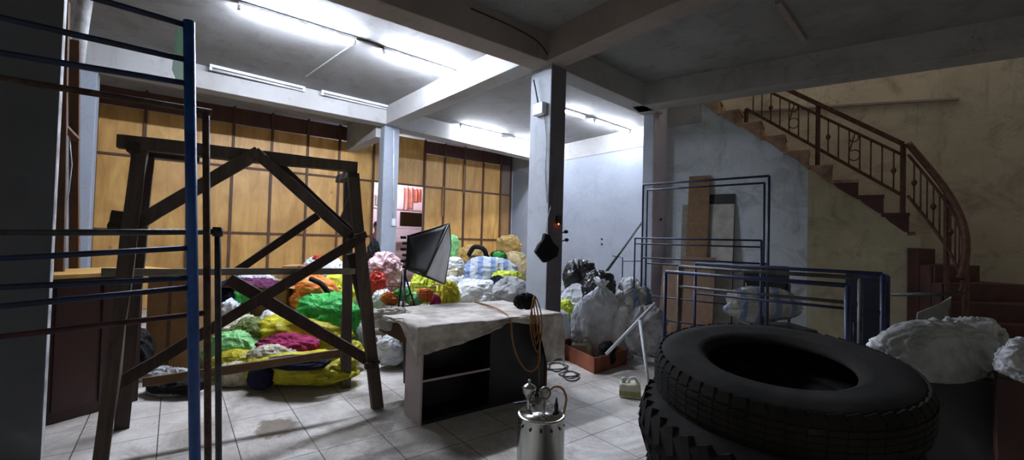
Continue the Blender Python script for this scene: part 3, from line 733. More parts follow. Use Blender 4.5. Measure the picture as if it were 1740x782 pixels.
LB = [ # label,x0,y0,x1,y1,Y,mat,kind,name,cat,floor
 ('yellow sack lying on the tiles, navy cloth bulging from its mouth',424,600,600,694,4.05,YEL,'heap','sack','bag',1),
 ('round yellow sack at right end of the left pile, touching the trestle leg',548,578,616,648,4.55,YEL,'heap','sack','bag',1),
 ('big yellow plastic bag heaped under the green one, magenta cloth on it',428,536,592,640,4.6,YEL,'heap','plastic_bag','bag',1),
 ('bright green plastic bag on top of the left pile',500,503,612,578,4.75,GRN,'heap','plastic_bag','bag',0),
 ('pale green plastic bag at left edge of the pile, behind grey post',352,566,442,640,4.35,LGRN,'heap','plastic_bag','bag',1),
 ('olive yellow bag below the pale green one',358,598,446,650,4.1,YEL2,'heap','plastic_bag','bag',1),
 ('magenta cloth lying on the yellow bag',438,572,536,604,4.2,MAG,'cloth','folded_cloth','cloth',0),
 ('crumpled off-white cloth below the magenta one',420,590,520,618,4.08,CRM,'cloth','folded_cloth','cloth',0),
 ('fluffy white bag behind the pale green bag',440,528,492,566,4.9,WHT,'cloth','plastic_bag','bag',0),
 ('olive and white bundle in the middle of left pile',396,545,452,580,4.5,OLV,'cloth','cloth_bundle','cloth',0),
 ('white bundle left of the olive one',374,512,420,556,4.8,WHT2,'cloth','cloth_bundle','cloth',0),
 ('white translucent bag between the cartons and yellow heap',385,540,440,574,4.7,CRM,'cloth','plastic_bag','bag',0),
 ('dark navy clothes piled at left behind the trestle brace',372,476,432,524,5.0,NAVYC,'cloth','cloth_bundle','cloth',0),
 ('small green bag on the dark clothes',402,486,430,512,4.85,GRN,'cloth','plastic_bag','bag',0),
 ('orange printed woven sack with black strap on left pile',500,470,572,534,5.2,ORP,'heap','sack','bag',0),
 ('pale yellow bag behind the orange printed sack',546,466,604,512,5.6,LIME,'heap','plastic_bag','bag',0),
 ('white plastic bag with red print near the plywood wall',520,436,584,470,6.6,WHT,'heap','plastic_bag','bag',0),
 ('tangled grey and white rags spilling by the navy cloth',374,618,424,692,3.95,CRM,'cloth','rag_pile','cloth',1),
 ('black sack on the floor behind the blue post',252,640,345,712,3.7,BLKC,'heap','sack','bag',1),
 ('grey rags on top of the black sack behind the blue post',254,628,334,662,3.75,GREYC,'cloth','rag_pile','cloth',0),
 ('dark bundle behind the trestle leg at left',180,560,250,690,3.9,BLKC,'heap','cloth_bundle','cloth',1),
 ('white sack resting on floor behind desk corner and trestle',640,572,684,628,4.6,GRYW,'heap','sack','bag',1),
 ('grey bag squeezed behind the front right trestle leg',592,556,640,604,5.0,GREYC,'heap','plastic_bag','bag',0),
 ('clear pinkish plastic bag left of the softbox',624,434,682,492,5.4,PNK,'cloth','plastic_bag','bag',0),
 ('red orange bag under the pinkish plastic bag',628,464,654,502,5.1,RED,'cloth','plastic_bag','bag',0),
 ('small white bag below the red orange one',634,492,662,524,5.0,WHT,'cloth','plastic_bag','bag',0),
 ('black clothes hanging at foot of the back pillar',624,412,646,458,6.2,BLKC,'cloth','cloth_bundle','cloth',0),
 ('yellow plastic bag right behind the tripod',696,470,742,502,5.6,LIME,'cloth','plastic_bag','bag',0),
 ('bright yellow bag under the lower corner of softbox',738,480,778,514,5.2,YEL,'cloth','plastic_bag','bag',0),
 ('small magenta bag beside the basket',732,504,748,520,4.75,MAG,'cloth','plastic_bag','bag',0),
 ('green and white bag at top of far pile, right of softbox',756,402,780,438,8.2,LGRN,'cloth','plastic_bag','bag',0),
 ('tan bag with black handle on the far pile',776,418,832,462,7.6,TAN,'heap','plastic_bag','bag',0),
 ('green and black bag right of the tan one on far pile',828,430,862,458,7.8,BLKC,'cloth','plastic_bag','bag',0),
 ('round tan sack at top right of the far pile near the corner',843,400,886,440,8.6,TAN,'heap','sack','bag',0),
 ('beige sack at far right of pile, beside centre pillar',852,430,900,482,7.9,BEI,'heap','sack','bag',0),
 ('white sack with blue stripes in middle of the far pile',782,440,878,492,7.0,STR,'heap','sack','bag',0),
 ('yellow green bag on the striped sack, next to centre pillar',832,462,888,500,6.5,LIME,'cloth','plastic_bag','bag',0),
 ('white cloth heaped behind the desk, left of the navy one',772,478,842,516,5.9,WHT,'cloth','cloth_bundle','cloth',0),
 ('navy cloth between the white heap and the grey sack',828,472,860,510,6.0,NAVYC,'cloth','cloth_bundle','cloth',0),
 ('grey sack right behind the desk, left of centre pillar',838,472,898,514,5.8,GREYC,'heap','sack','bag',0),
 ('folded pile of white cloth right of softbox, topmost',754,438,788,452,6.3,WHT,'heap','folded_cloth','cloth',0),
 ('folded pile of white cloth right of softbox, middle',752,451,788,466,6.28,CRM,'heap','folded_cloth','cloth',0),
 ('folded pile of white cloth right of softbox, lowest',752,465,790,482,6.26,WHT2,'heap','folded_cloth','cloth',0),
 ('shiny black garbage bag at top left of right pile',960,443,1014,492,6.2,BLK,'heap','garbage_bag','bag',0),
 ('shiny black garbage bag lower right of the other black one',988,462,1044,516,5.9,BLK,'heap','garbage_bag','bag',0),
 ('grey white sack under the black garbage bags',954,486,1012,530,6.0,GRYW,'heap','sack','bag',0),
 ('white sack with yellow mouth touching the centre pillar',944,520,976,586,5.6,WHT2,'heap','sack','bag',1),
 ('yellow cloth on top of the white sack by centre pillar',948,512,974,534,5.6,LIME,'cloth','folded_cloth','cloth',0),
 ('bluish grey sack right of the white one, behind red box',968,520,1002,586,5.5,GRYW,'heap','sack','bag',1),
 ('tall white woven sack with gathered mouth in the right pile',990,478,1052,590,5.35,WHT2,'sack','sack','bag',1),
 ('white sack leaning right of the tall white one',1030,500,1078,592,5.3,WHT,'sack','sack','bag',1),
 ('large plump grey sack on floor right of the red box',1062,520,1132,618,5.1,GREYC,'heap','sack','bag',1),
 ('blue and white plastic bundle on top of the large grey sack',1058,490,1112,532,5.3,STR2,'cloth','plastic_bag','bag',0),
 ('white plastic bag behind the thin blue racks, top of right pile',1050,474,1086,508,5.9,WHT,'cloth','plastic_bag','bag',0),
]
for L in LB:
    lab, x0, y0, x1, y1, Y, mat, kd, nm, ct, fr = L
    ex = None
    bag(lab, x0, y0, x1, y1, Y, mat, kd, name=nm, cat=ct, floor=bool(fr), ext_down=0 if fr else (.4 if 'yellow plastic bag right behind' in lab or 'bright yellow bag under' in lab else .12))
# hidden-in-shadow bulk the piles rest on: more sacks of the same heap (their flanks show between the others)
UB = [('plump white sack low in the far pile, behind the desk',770,500,900,600,7.0,WHT2), ('wide grey sack at bottom of far pile behind basket',660,480,760,600,6.4,GRYW),
 ('pale sack under the yellow plastic bags behind the tripod',690,498,790,580,5.7,CRM), ('grey sack at the foot of slim back pillar',618,455,660,560,6.2,GREYC), ('cream sack under the green plastic bag',505,530,620,620,5.1,CRM),
 ('cream sack low in far pile near plywood',745,450,860,560,7.9,CRM), ('grey sack behind the centre pillar foot',900,480,1000,570,6.7,GREYC),
 ('grey woven sack low in the right pile behind the black bags',1000,500,1075,570,6.2,GRYW), ('cream sack near the slim back pillar',600,470,690,570,6.9,CRM)]
for lab, x0, y0, x1, y1, Y, mat in UB: bag(lab, x0, y0, x1, y1, Y, mat, 'heap', name='sack', cat='bag', floor=True)
# navy cloth in the mouth of the yellow sack
bag('round bulge of navy cloth coming out of the yellow sack', 420, 622, 464, 688, 3.80, NAVYC, 'heap', name='cloth_bundle', cat='cloth', floor=True, rough=.5, dep=.6)
bag('strip of dark navy cloth showing along top of yellow sack', 452, 606, 560, 628, 3.82, NAVYC, 'heap', name='cloth_bundle', cat='cloth', rough=.6)
bag('purple clothes heaped in the open cardboard box', 386, 474, 474, 512, 5.1, PUR, 'cloth', name='cloth_bundle', cat='cloth', ext_down=.1)
bag('white and grey clothes at the back of the cardboard box', 398, 466, 470, 494, 5.3, GRYW, 'cloth', name='cloth_bundle', cat='cloth', ext_down=.1)
tag(MB().tube(curve_pts([at(528, 474, 4.95), at(545, 482, 4.9), at(556, 496, 4.9), at(562, 512, 4.95)], 6), .03, 8).build('bag_strap', BLKC), 'thick black strap draped over the orange printed sack', 'strap')
tag(MB().tube(curve_pts([at(796, 434, 7.3), at(806, 420, 7.25), at(822, 424, 7.25), at(828, 440, 7.3), at(832, 452, 7.3)], 6), .04, 8).build('bag_strap', BLKC), 'black handle looped over the tan bag on the far pile', 'strap')
bag('small green bag lying on the black bag of far pile', 838, 428, 856, 440, 7.6, GRN, 'cloth', name='plastic_bag', cat='bag')
bag('red cloth peeking over white bag near plywood', 532, 434, 552, 446, 6.5, RED, 'cloth', name='folded_cloth', cat='cloth')

# ------------------------------------------------------------------ wire basket on rack behind the desk
wk = thing('wire_basket', 'wire basket of green and orange vegetables-coloured bits behind desk, under tripod'.replace('vegetables-coloured bits', 'net bags'), 'basket', at(690, 545, 4.75))
q0 = at(652, 522, 4.7); q1 = at(738, 522, 4.7); w_ = q1 - q0; w_.z = 0; hh = .22; dp = Vector((0, .32, 0))
for k in range(8):
    a_ = q0 + w_ * (k / 7); MB().tube([a_ + Z * hh, a_, a_ + dp, a_ + dp + Z * hh], .0025, 5).build('wire', M_rail, wk)
for z in (0, .07, .14, hh):
    MB().tube([q0 + Z * z, q0 + w_ + Z * z, q0 + w_ + dp + Z * z, q0 + dp + Z * z], .003, 5, True).build('rim_wire', M_rail, wk)
q = at(655, 505, 4.72)
for i, (x, y, c, lab) in enumerate(((664, 506, ORG, 'orange net bag at left in the wire basket'), (684, 500, GRN, 'green net bag in middle of the wire basket'), (704, 507, LGRN, 'pale green net bag in the wire basket'), (722, 500, ORG, 'orange net bag at right of the wire basket'))):
    bag(lab, x - 14, y - 9, x + 14, y + 11, 4.86, c, 'cloth', name='net_bag', cat='bag', dep=.7)
carton('low pale crate under the wire basket behind the desk', 650, 508 + 14, 735, 560, 4.7, .34, 0, M_plank, z0=0)

# ------------------------------------------------------------------ desk with cloth
dk = thing('display_desk', 'black fronted desk with pale side panel draped with a dusty white sheet', 'desk', W(2.0, 3.3))
DB = 2.93; a0 = 1.45; a1 = 2.68; DT = .70
MB().box(W(a0, DB, 0), A * .018, B * .27, Z * (DT - .03)).build('side_panel', M_desk, dk, bev=.003)
MB().box(W(a1 - .018, DB, 0), A * .018, B * .27, Z * (DT - .03)).build('side_panel', mplain('orange_edge_wood', '#7a3c1c', '#5c2c14', .6), dk, bev=.003)
MB().box(W(a0 + .018, DB + .255, 0), A * (a1 - a0 - .036), B * .015, Z * (DT - .03)).build('back_panel', M_dkin, dk)
MB().box(W(a0 + .018, DB + .01, 0.0), A * (a1 - a0 - .036), B * .245, Z * .03).build('bottom_board', M_dkin, dk)
MB().box(W(2.06, DB + .01, .03), A * .016, B * .245, Z * (DT - .06)).build('divider', M_dkin, dk)
MB().box(W(a0 + .018, DB + .01, .31), A * (2.06 - a0 - .018), B * .245, Z * .016).build('shelf', M_dkin, dk)
MB().box(W(a0 + .018, DB + .006, .31), A * (2.06 - a0 - .018), B * .004, Z * .016).build('shelf_lit_edge', M_desk, dk)  # pale strip paints the light caught by the shelf front
MB().box(W(2.076, DB + .01, .03), A * (a1 - .018 - 2.076), B * .012, Z * (DT - .06)).build('door', M_dkin, dk)
MB().box(W(a0 - .02, DB - .01, DT - .03), A * (2.86 - a0), B * .86, Z * .03).build('top', M_oldw, dk)
MB().box(W(a0 + .0, DB + .28, DT - .16), A * .02, B * .56, Z * .13).build('apron', M_studs, dk)
MB().box(W(a0 + .0, DB + .80, DT - .13), A * 1.36, B * .02, Z * .1).build('apron', M_studs, dk)
for a_ in (a0 + .33, 2.72): MB().box(W(a_, DB + .78, 0), A * .05, B * .05, Z * (DT - .03)).build('leg', M_studs, dk)
# sheet
CA0, CA1, CB0, CB1 = a0 - .035, 2.80, DB - .025, DB + .86
def dropF(a):     # overhang along the front edge
    u = (a - CA0) / (CA1 - CA0)
    return .055 + .13 * max(0, 1 - u / .55) ** .8 + .04 * math.sin(u * 9) * .5 + (.34 * min(1, max(0, (u - .80) / .06)))
def dropL(b):
    v = (b - CB0) / (CB1 - CB0); return .17 * max(0, 1 - v / .28) + .035
def sheet(u, v):
    ea0 = -.26; ea1 = .24; eb0 = -.46; eb1 = .1
    s_ = -.16 + u * 1.30; t_ = -.34 + v * 1.42      # <0 / >1 : overhang
    a = CA0 + min(max(s_, 0), 1) * (CA1 - CA0); b = CB0 + min(max(t_, 0), 1) * (CB1 - CB0); z = DT + .012
    nse = noise.noise(Vector((a * 3, b * 3, 1))) * .014 + (1 - 2 * abs(noise.noise(Vector((a * 2.2 + b, b * 4 - a, 3))))) * .010 + max(0, .5 - abs(a - a0) - .3 * b + .9) * .03 * (1 - 2 * abs(noise.noise(Vector((a * 7 + b * 5, b * 4 - a * 3, 5)))))
    z += abs(nse)
    oa = ob_ = 0; dz = 0
    if s_ < 0: q = -s_ / .16; d1 = dropL(b) * q; dz = max(dz, d1); oa -= .012 + .02 * q + .02 * noise.noise(Vector((b * 9, q * 3, 7)))
    if s_ > 1: q = (s_ - 1) / .14; d1 = .26 * q; dz = max(dz, d1); oa += .012 + .03 * q + .02 * noise.noise(Vector((b * 9, q, 9)))
    if t_ < 0:
        q = -t_ / .34; d1 = dropF(a) * q; dz = (dz ** 2 + d1 ** 2) ** .5 if dz else d1
        ob_ -= .012 + .018 * q + .022 * q * math.sin(a * 17 + 2 * math.sin(a * 5)) + .012 * noise.noise(Vector((a * 14, q * 4, 2)))
    if t_ > 1: q = (t_ - 1) / .08; dz = max(dz, .08 * q); ob_ += .015
    return W(a + oa, b + ob_, z - dz)
SHT = mcloth('#d6d0c8', '#978e84', .85, 5, .45, key='dusty_sheet')
tag(MB().grid(sheet, 120, 90).build('table_sheet', SHT, solid=.006), 'dusty white sheet spread over the black desk, corner hanging down at left', 'sheet')
# side hanging corner bunch
bag('bunched corner of grey sheet at left end of the desk', 636, 524, 700, 560, 3.72, SHT, 'cloth', name='sheet_bundle', cat='cloth', dep=.8)
bag('small black bag on right end of desk sheet', 874, 500, 908, 524, 3.85, BLKC, 'cloth', name='cloth_pouch', cat='bag')
# orange hose: loop + hanging coil
hp = [(790, 508, .74, 0)]
def dkp(x, y, off=-.06): return onB(x, y, DB + off)
tp = [fl(806, 513, .74), fl(835, 521, .74), fl(858, 532, .735), dkp(868, 548), dkp(870, 575), dkp(877, 603), dkp(890, 625), dkp(903, 631), dkp(915, 618), dkp(917, 590), dkp(913, 560), dkp(908, 535)]
hs = thing('air_hose', 'orange rubber hose looped over the desk front and coiled at its right end', 'hose', W(2.5, 2.86, .2))
MB().tube(curve_pts(tp, 8), .0085, 8).build('hose', M_orange, hs)
rnd = random.Random(3)
for k in range(3):
    cx_ = 908 + k * 1.5; pts = []
    for q_ in range(25):
        t = 2 * math.pi * q_ / 24
        pts.append(dkp(cx_ + (2.5 + 3.2 * k) * math.cos(t) + 2 * math.sin(t) + 1.2 * math.sin(3 * t + k), 543 + k * 4 + (30 + k * 9) * math.sin(t), -.065 - .012 * k))
    MB().tube(pts[:-1], .0055, 8, True).build('coil', M_orange, hs)
MB().tube([dkp(914, 600), dkp(916, 640), dkp(915, 662, -.04)], .005, 6).build('hose_tail', M_orange, hs)

# ------------------------------------------------------------------ stainless pressure tank
tc = fl(917, 811); tc = Vector((tc.x, tc.y, 0)); tk = thing('pressure_tank', 'stainless steel cylindrical pressure tank with gauge and funnel valve on the tiles', 'tank', tc)
TH_ = .365; TR2 = .136
MB().lathe([(TR2 - .004, .006), (TR2, .01), (TR2, TH_ - .012), (TR2 + .003, TH_ - .01), (TR2 + .003, TH_ - .002), (TR2 - .004, TH_)], tc, Z, 64).build('body', M_chrome, tk)
for k in range(14):
    a_ = 2 * math.pi * k / 14 + .15; d = Vector((math.cos(a_), math.sin(a_), 0))
    MB().lathe([(.0075, -.002), (.0075, .0015)], tc + d * TR2 + Z * (TH_ - .05), d, 12).build('vent_hole', M_black, tk)
MB().lathe([(TR2 - .012, 0), (TR2 - .012, .003)], tc + Z * TH_, Z, 64).build('lid', M_chrome, tk)
tpz = TH_ + .003
def onlid(px, py): return fl(px, py, tpz)
pf = onlid(898, 701)
f_ = MB().lathe([(.020, 0), (.020, .008), (.012, .012), (.012, .07), (.016, .08), (.026, .10), (.038, .115), (.040, .135), (.042, .14), (.042, .146), (.030, .156), (.014, .165), (.006, .168), (.006, .176), (.010, .180), (.010, .186), (.004, .19)], pf, Z, 28)
f_.build('funnel_valve', M_chrome, tk)
p2 = onlid(905, 687); MB().lathe([(.016, 0), (.016, .01), (.011, .012), (.011, .05), (.006, .054)], p2, Z, 16).build('nipple', M_chrome, tk)
MB().bar(onlid(872, 692) + Z * .02, p2 + Z * .02, .012, .01).build('valve_lever', M_navy, tk)
pg = onlid(924, 711)
MB().lathe([(.020, 0), (.020, .006), (.013, .012), (.007, .02), (.007, .115)], pg, Z, 20).build('gauge_stem', M_chrome, tk)
gd = Vector((-.1, -1, .1)).normalized(); gc = pg + Z * .142 + Vector((.004, 0, 0))
MB().lathe([(.030, .014), (.034, .010), (.034, -.012), (.026, -.016)], gc, -gd, 32).build('gauge_case', M_chrome, tk)
MB().lathe([(.0295, 0), (.0295, .003)], gc + gd * .013, gd, 32).build('gauge_face', M_black, tk)
rg = pg + Vector((.03, -.005, .062)); MB().tube([rg + Vector((math.cos(t) * .017, 0, math.sin(t) * .017)) for t in [2 * math.pi * i / 20 for i in range(20)]], .005, 8, True).build('pull_ring', M_chrome, tk)
MB().tube([pf + Z * .12 + Vector((.035, 0, 0)), pf + Z * .10 + Vector((.07, 0, 0)), gc - Vector((.03, 0, 0))], .006, 8).build('link_pipe', M_black, tk)
pn = onlid(945, 702)
MB().lathe([(.018, 0), (.018, .008), (.01, .012), (.012, .02), (.013, .045), (.008, .06), (.005, .082), (.002, .09)], pn, Z, 16).build('outlet_valve', M_black, tk)
hz = curve_pts([pg + Vector((.03, .02, .15)), pg + Vector((.06, .02, .172)), pg + Vector((.1, .01, .165)), pg + Vector((.122, 0, .12)), pg + Vector((.118, 0, .07)), pg + Vector((.11, 0, .03))], 8)
MB().tube(hz, .0065, 10).build('tank_hose', M_orange, tk)

# ------------------------------------------------------------------ tyres
def tyre(label, c, tilt, OR=.52, IR=.29, WD=.235, N=54, chunky=False, seed=0):
    c = Vector(c); ax = (Z + Vector((tilt[0], tilt[1], 0))).normalized(); h = WD / 2
    o = thing('truck_tyre', label, 'tyre', c - ax * h, None)
    prof = [(IR, -h * .62), (IR + .012, -h * .78), (IR + .05, -h * .95), (IR + .11, -h * 1.06), (OR - .07, -h * 1.02), (OR - .028, -h * .9), (OR - .006, -h * .72), (OR, -h * .4), (OR + .002, 0), (OR, h * .4), (OR - .006, h * .72), (OR - .028, h * .9), (OR - .034, h * .93), (OR - .07, h * 1.02), (OR - .085, h * 1.04), (IR + .11, h * 1.06), (IR + .05, h * .95), (IR + .045, h * .955), (IR + .012, h * .78), (IR, h * .62), (IR + .015, h * .5), (IR + .09, h * .55), (OR - .05, h * .62), (OR - .03, 0), (OR - .05, -h * .62), (IR + .09, -h * .55), (IR + .015, -h * .5)]
    MB().lathe(prof, c, ax, 96, True).build('carcass', M_rubber, o)
    x = ax.orthogonal().normalized(); y = ax.cross(x); m = MB(); rnd = random.Random(seed)
    for k in range(N):
        a_ = 2 * math.pi * k / N; d = x * math.cos(a_) + y * math.sin(a_); t = ax.cross(d)
        wdt = 2 * math.pi * OR / N
        for sgn in (-1, 1):
            if chunky:
                b0_ = c + d * (OR - .03) + ax * (sgn * h * .96) ; b1_ = c + d * (OR - .004) + ax * (sgn * h * .1) + t * (wdt * .5)
                m.bar(b0_, b1_, .03, wdt * .55, t)
            else:
                b0_ = c + d * (OR - .024) + ax * (sgn * h * .90); b1_ = c + d * (OR - .006) + ax * (sgn * h * .56) + t * wdt * .1
                m.bar(b0_, b1_, .016, wdt * .78, t)
        if not chunky:
            for zz in (-.36, -.12, .12, .36):
                m.bar(c + d * (OR + .001) + ax * (h * zz) - t * wdt * .49, c + d * (OR + .001) + ax * (h * zz + .003) + t * wdt * .49, h * .2, .008, d)
    m.build('tread', M_rubber, o, bev=.002)
    return o
tyre('large truck tyre lying tilted on top of the stack in right foreground', (1.165, 1.925, .79), (-.049, -.118), OR=.5, IR=.275, WD=.21)
tyre('truck tyre with chunky lugs directly under the topmost tilted one', (1.085, 1.87, .592), (-.045, -.10), OR=.5, chunky=True, N=40, WD=.22)
tyre('truck tyre near the bottom of the foreground stack, mostly below view', (1.13, 1.90, .345), (0, -.02), OR=.5, chunky=True, N=40, WD=.22)
tyre('lowest truck tyre of the foreground stack resting on the floor', (1.1, 1.9, .118), (0, 0), OR=.5, WD=.22)

# ------------------------------------------------------------------ racks of thin blue tube
def rack(label, l, r, YL, YR, rungs=(), w=.011, mat=None, inner=None, loops=(), zf=None, lowL=0, lowR=0):
    a_ = at(l[0], l[1], YL); b_ = at(r[0], r[1], YR); b_.z = a_.z = (a_.z + b_.z) / 2
    o = thing('tube_rack', label, 'rack', Vector(((a_.x + b_.x) / 2, (a_.y + b_.y) / 2, 0))); mat = mat or M_navy
    MB().tube([Vector((a_.x, a_.y, lowL)), a_], w, 8).build('post', mat, o); MB().tube([Vector((b_.x, b_.y, lowR)), b_], w * 1.15, 8).build('post', mat, o)
    MB().tube([a_, b_], w, 8).build('top_bar', mat, o)
    for z in rungs: MB().tube([Vector((a_.x, a_.y, z)), Vector((b_.x, b_.y, z))], w * .85, 8).build('rung', mat, o)
    for z in (.06,): MB().tube([Vector((a_.x, a_.y, z)), Vector((b_.x, b_.y, z))], w * .85, 8).build('rung', mat, o)
    return o
rack('tallest thin blue rack, outer one of the nested pair before the leaning boards', (1093, 315), (1307, 298), 5.45, 4.50, (1.19,), .012)
rack('thin blue rack just inside the tallest one', (1100, 324), (1299, 310), 5.52, 4.62, (1.12, .72), .011)
rack('lower thin blue rack with grey rungs, left end beside the white sacks', (1079, 403), (1294, 411), 5.3, 4.4, (1.36, .5), .010)
rack('thick navy rack in front, its left post beside the big tyre', (1131, 460), (1440, 488), 3.9, 2.95, (.3,), .016)
rack('navy rack of thick bars reaching the dark blue cabinet, middle one', (1154, 449), (1462, 478), 4.05, 3.12, (.98,), .015, M_steel)
rack('dark navy rack furthest back of three touching the blue cabinet', (1182, 446), (1500, 468), 4.25, 3.3, (.9,), .014)
# l-shaped thin rod frame by the pole
o = tag(MB().tube([at(1041, 435, 6.0), at(1058, 438, 6.0), at(1057, 500, 6.0)], .008, 6).build('bent_rod', M_navy), 'thin dark bent rod sticking up from the right pile', 'rod')
tag(MB().tube([at(1058, 444, 6.0), at(1090, 444, 5.6)], .007, 6).build('thin_rod', M_navy), 'thin dark rod running level from the bent rod to the racks', 'rod')
tag(MB().tube([at(1030, 462, 6.2), onA(1093, 375, WT - .05)], .02, 10).build('leaning_pole', M_steel), 'grey metal pole leaning diagonally against the white wall', 'pole')
# white poles
tag(MB().tube([at(1113, 516, 4.6), at(1030, 602, 4.45)], .017, 10).build('white_pole', M_pvc), 'white plastic pole slanting down into the red box', 'pole')
tag(MB().tube([at(1087, 545, 4.5), fl(1104, 667)], .015, 10).build('white_pole', M_pvc), 'white plastic pole standing near upright left of the tyres', 'pole')

# boards leaning on the stair wall
def board(label, x0, y0, x1, mat, off, foot=.25, name='wood_board', th=.02, cat='board'):
    tl = onC(x0, y0, -off); tr = onC(x1, y0, -off); zt_ = (tl.z + tr.z) / 2
    t0 = (tl - SP).dot(CD); t1 = (tr - SP).dot(CD)
    bl = SW(t0, -off - foot, 0); m = MB().box(bl, CD * (t1 - t0), SW(t0, -off, zt_) - bl, CN * th)
    return tag(m.build(name, mat, bev=.003), label, cat)
board('tall brown plank leaning on the white stair wall', 1171, 299, 1207, M_plankb, .06)
board('long pale board leaning right of the tall brown plank', 1205, 347, 1248, mplain('dusty_board', '#a09d98', '#86827c', .8), .05, .22)
board('black framed panel behind the pale board, its top showing', 1203, 330, 1249, M_black, .02, .12, 'black_panel', .015, 'panel')
board('narrow pale strip leaning left of the tall brown plank', 1160, 348, 1171, M_plank, .05, .2)
board('wide brown door leaf leaning low between rack posts', 1158, 437, 1216, mwood('brown_door_wood', '#7d6048', '#5c4432', 'Z'), .36, .2, 'door_leaf', .03, 'door')
board('brown door leaf leaning low, left of the wider one', 1126, 452, 1158, mwood('brown_door_wood', '#7d6048', '#5c4432', 'Z'), .42, .2, 'door_leaf', .03, 'door')
# black chair with sack on it
chp = at(1306, 600, 4.9); chp.z = 0
ch = thing('chair', 'black padded chair carrying a striped sack before the stair wall', 'chair', chp)
cw = (at(1347, 500, 4.95) - at(1268, 500, 4.95)).x; cxl = at(1268, 500, 4.95).x; zbt_ = at(1300, 452, 4.95).z; zst = at(1300, 552, 4.8).z
MB().box((cxl, 5.0, zst + .12), (cw, 0, 0), (0, .06, 0), (0, 0, zbt_ - zst - .12)).build('backrest', M_black, ch, bev=.02)
MB().box((cxl - .02, 4.55, zst - .07), (cw + .04, 0, 0), (0, .48, 0), (0, 0, .07)).build('seat', M_black, ch, bev=.02)
for sx in (cxl + .02, cxl + cw - .02):
    for sy in (4.6, 4.98): MB().tube([(sx, sy, 0), (sx, sy, zst - .05 if sy < 4.9 else zbt_ - .2)], .014, 8).build('leg', M_steel, ch)
bag('grey sack with faded blue stripes sitting on the black chair', 1234, 490, 1356, 552, 4.72, STR2, 'heap', name='sack', cat='bag', dep=.55)
# blue cabinet right
cbp = at(1475, 600, 3.45); cbp.z = 0
cc = thing('cabinet', 'dark navy metal cabinet at right end of the blue racks', 'cabinet', cbp)
l_, r_ = at(1436, 480, 3.4), at(1513, 480, 3.4); zt2 = at(1475, 470, 3.4).z; dz_ = r_ - l_; dz_.z = 0
ca_ = Vector((math.cos(-.66), math.sin(-.66), 0)); cn_ = Vector((-ca_.y, ca_.x, 0)); bo = at(1436, 480, 3.75); bo.z = 0; rr_ = at(1513, 480, 1.0).x
cwid = (rr_ * bo.y - bo.x) / (ca_.x - rr_ * ca_.y)
MB().box(bo, ca_ * cwid, cn_ * .35, Z * zt2).build('body', M_navy, cc, bev=.008)
MB().box(bo + ca_ * .03 - cn_ * .012 + Z * .06, ca_ * (cwid - .06), cn_ * .012, Z * (zt2 - .1)).build('door', mplain('dark_navy_door', '#10162c', '#0a0e1c', .4), cc, bev=.004)
MB().tube([bo + ca_ * .06 - cn_ * .025 + Z * zt2 * .5, bo + ca_ * .06 - cn_ * .025 + Z * zt2 * .65], .006, 6).build('handle', M_steel, cc)
tag(MB().tube([at(1514, 501, 3.45), at(1642, 499, 3.2)], .013, 8).build('thin_pipe', M_steel), 'thin dark pipe reaching level from navy cabinet to stairs', 'pipe')
# sacks on black bin, right
bnp = at(1618, 700, 2.55); bnp.z = 0
bn = thing('storage_bin', 'black plastic bin under the big grey sacks at right', 'bin', bnp)
bl_, br_ = at(1545, 650, 2.4), at(1690, 650, 2.4); bz = at(1600, 655, 2.4).z
ba = Vector((math.cos(-.72), math.sin(-.72), 0)); bn2 = Vector((-ba.y, ba.x, 0)); bo = at(1560, 650, 2.75); bo.z = 0
MB().box(bo, ba * .52, bn2 * .4, Z * bz).build('body', M_black, bn, bev=.02)
MB().box(bo - ba * .02 - bn2 * .02 + Z * (bz - .03), ba * .56, bn2 * .44, Z * .035).build('rim', M_black, bn, bev=.01)
bag('big grey plastic wrapped sack on the black bin, right of the tyres', 1482, 550, 1688, 660, 2.55, mcloth('#9a9b99', '#747573', .5, 6, .9, .2), 'heap', name='sack', cat='bag', dep=.6, rough=.6)
bag('smaller grey sack behind the big one at far right', 1560, 546, 1716, 630, 3.0, GREYC, 'heap', name='sack', cat='bag', dep=.6, floor=True)
bag('white bundle tucked between navy cabinet and big grey sack', 1482, 572, 1530, 610, 2.75, WHT, 'cloth', name='cloth_bundle', cat='cloth')
pk = [at(1530, 575, 3.3), at(1560, 532, 3.3), at(1600, 516, 3.3), at(1617, 505, 3.3), at(1612, 530, 3.3), at(1604, 575, 3.3)]; pk[0].z = 0; pk[-1].z = 0
tag(MB().prism(pk, (.02, .03, 0)).build('foam_sheet', mplain('foam_grey', '#7c7c78', '#62625e', .8)), 'pointed grey foam sheet standing behind the big grey sack', 'foam sheet')
rb_ = at(1740, 600, 2.1)
carton('dark reddish wooden crate at bottom right edge of the view', 1694, 640, 1790, 800, 2.35, .45, -.78, M_mar, name='wooden_crate', cat='crate')
bag('grey cloth lying on the reddish crate at right edge', 1705, 582, 1790, 645, 2.25, GREYC, 'cloth', name='cloth_bundle', cat='cloth')

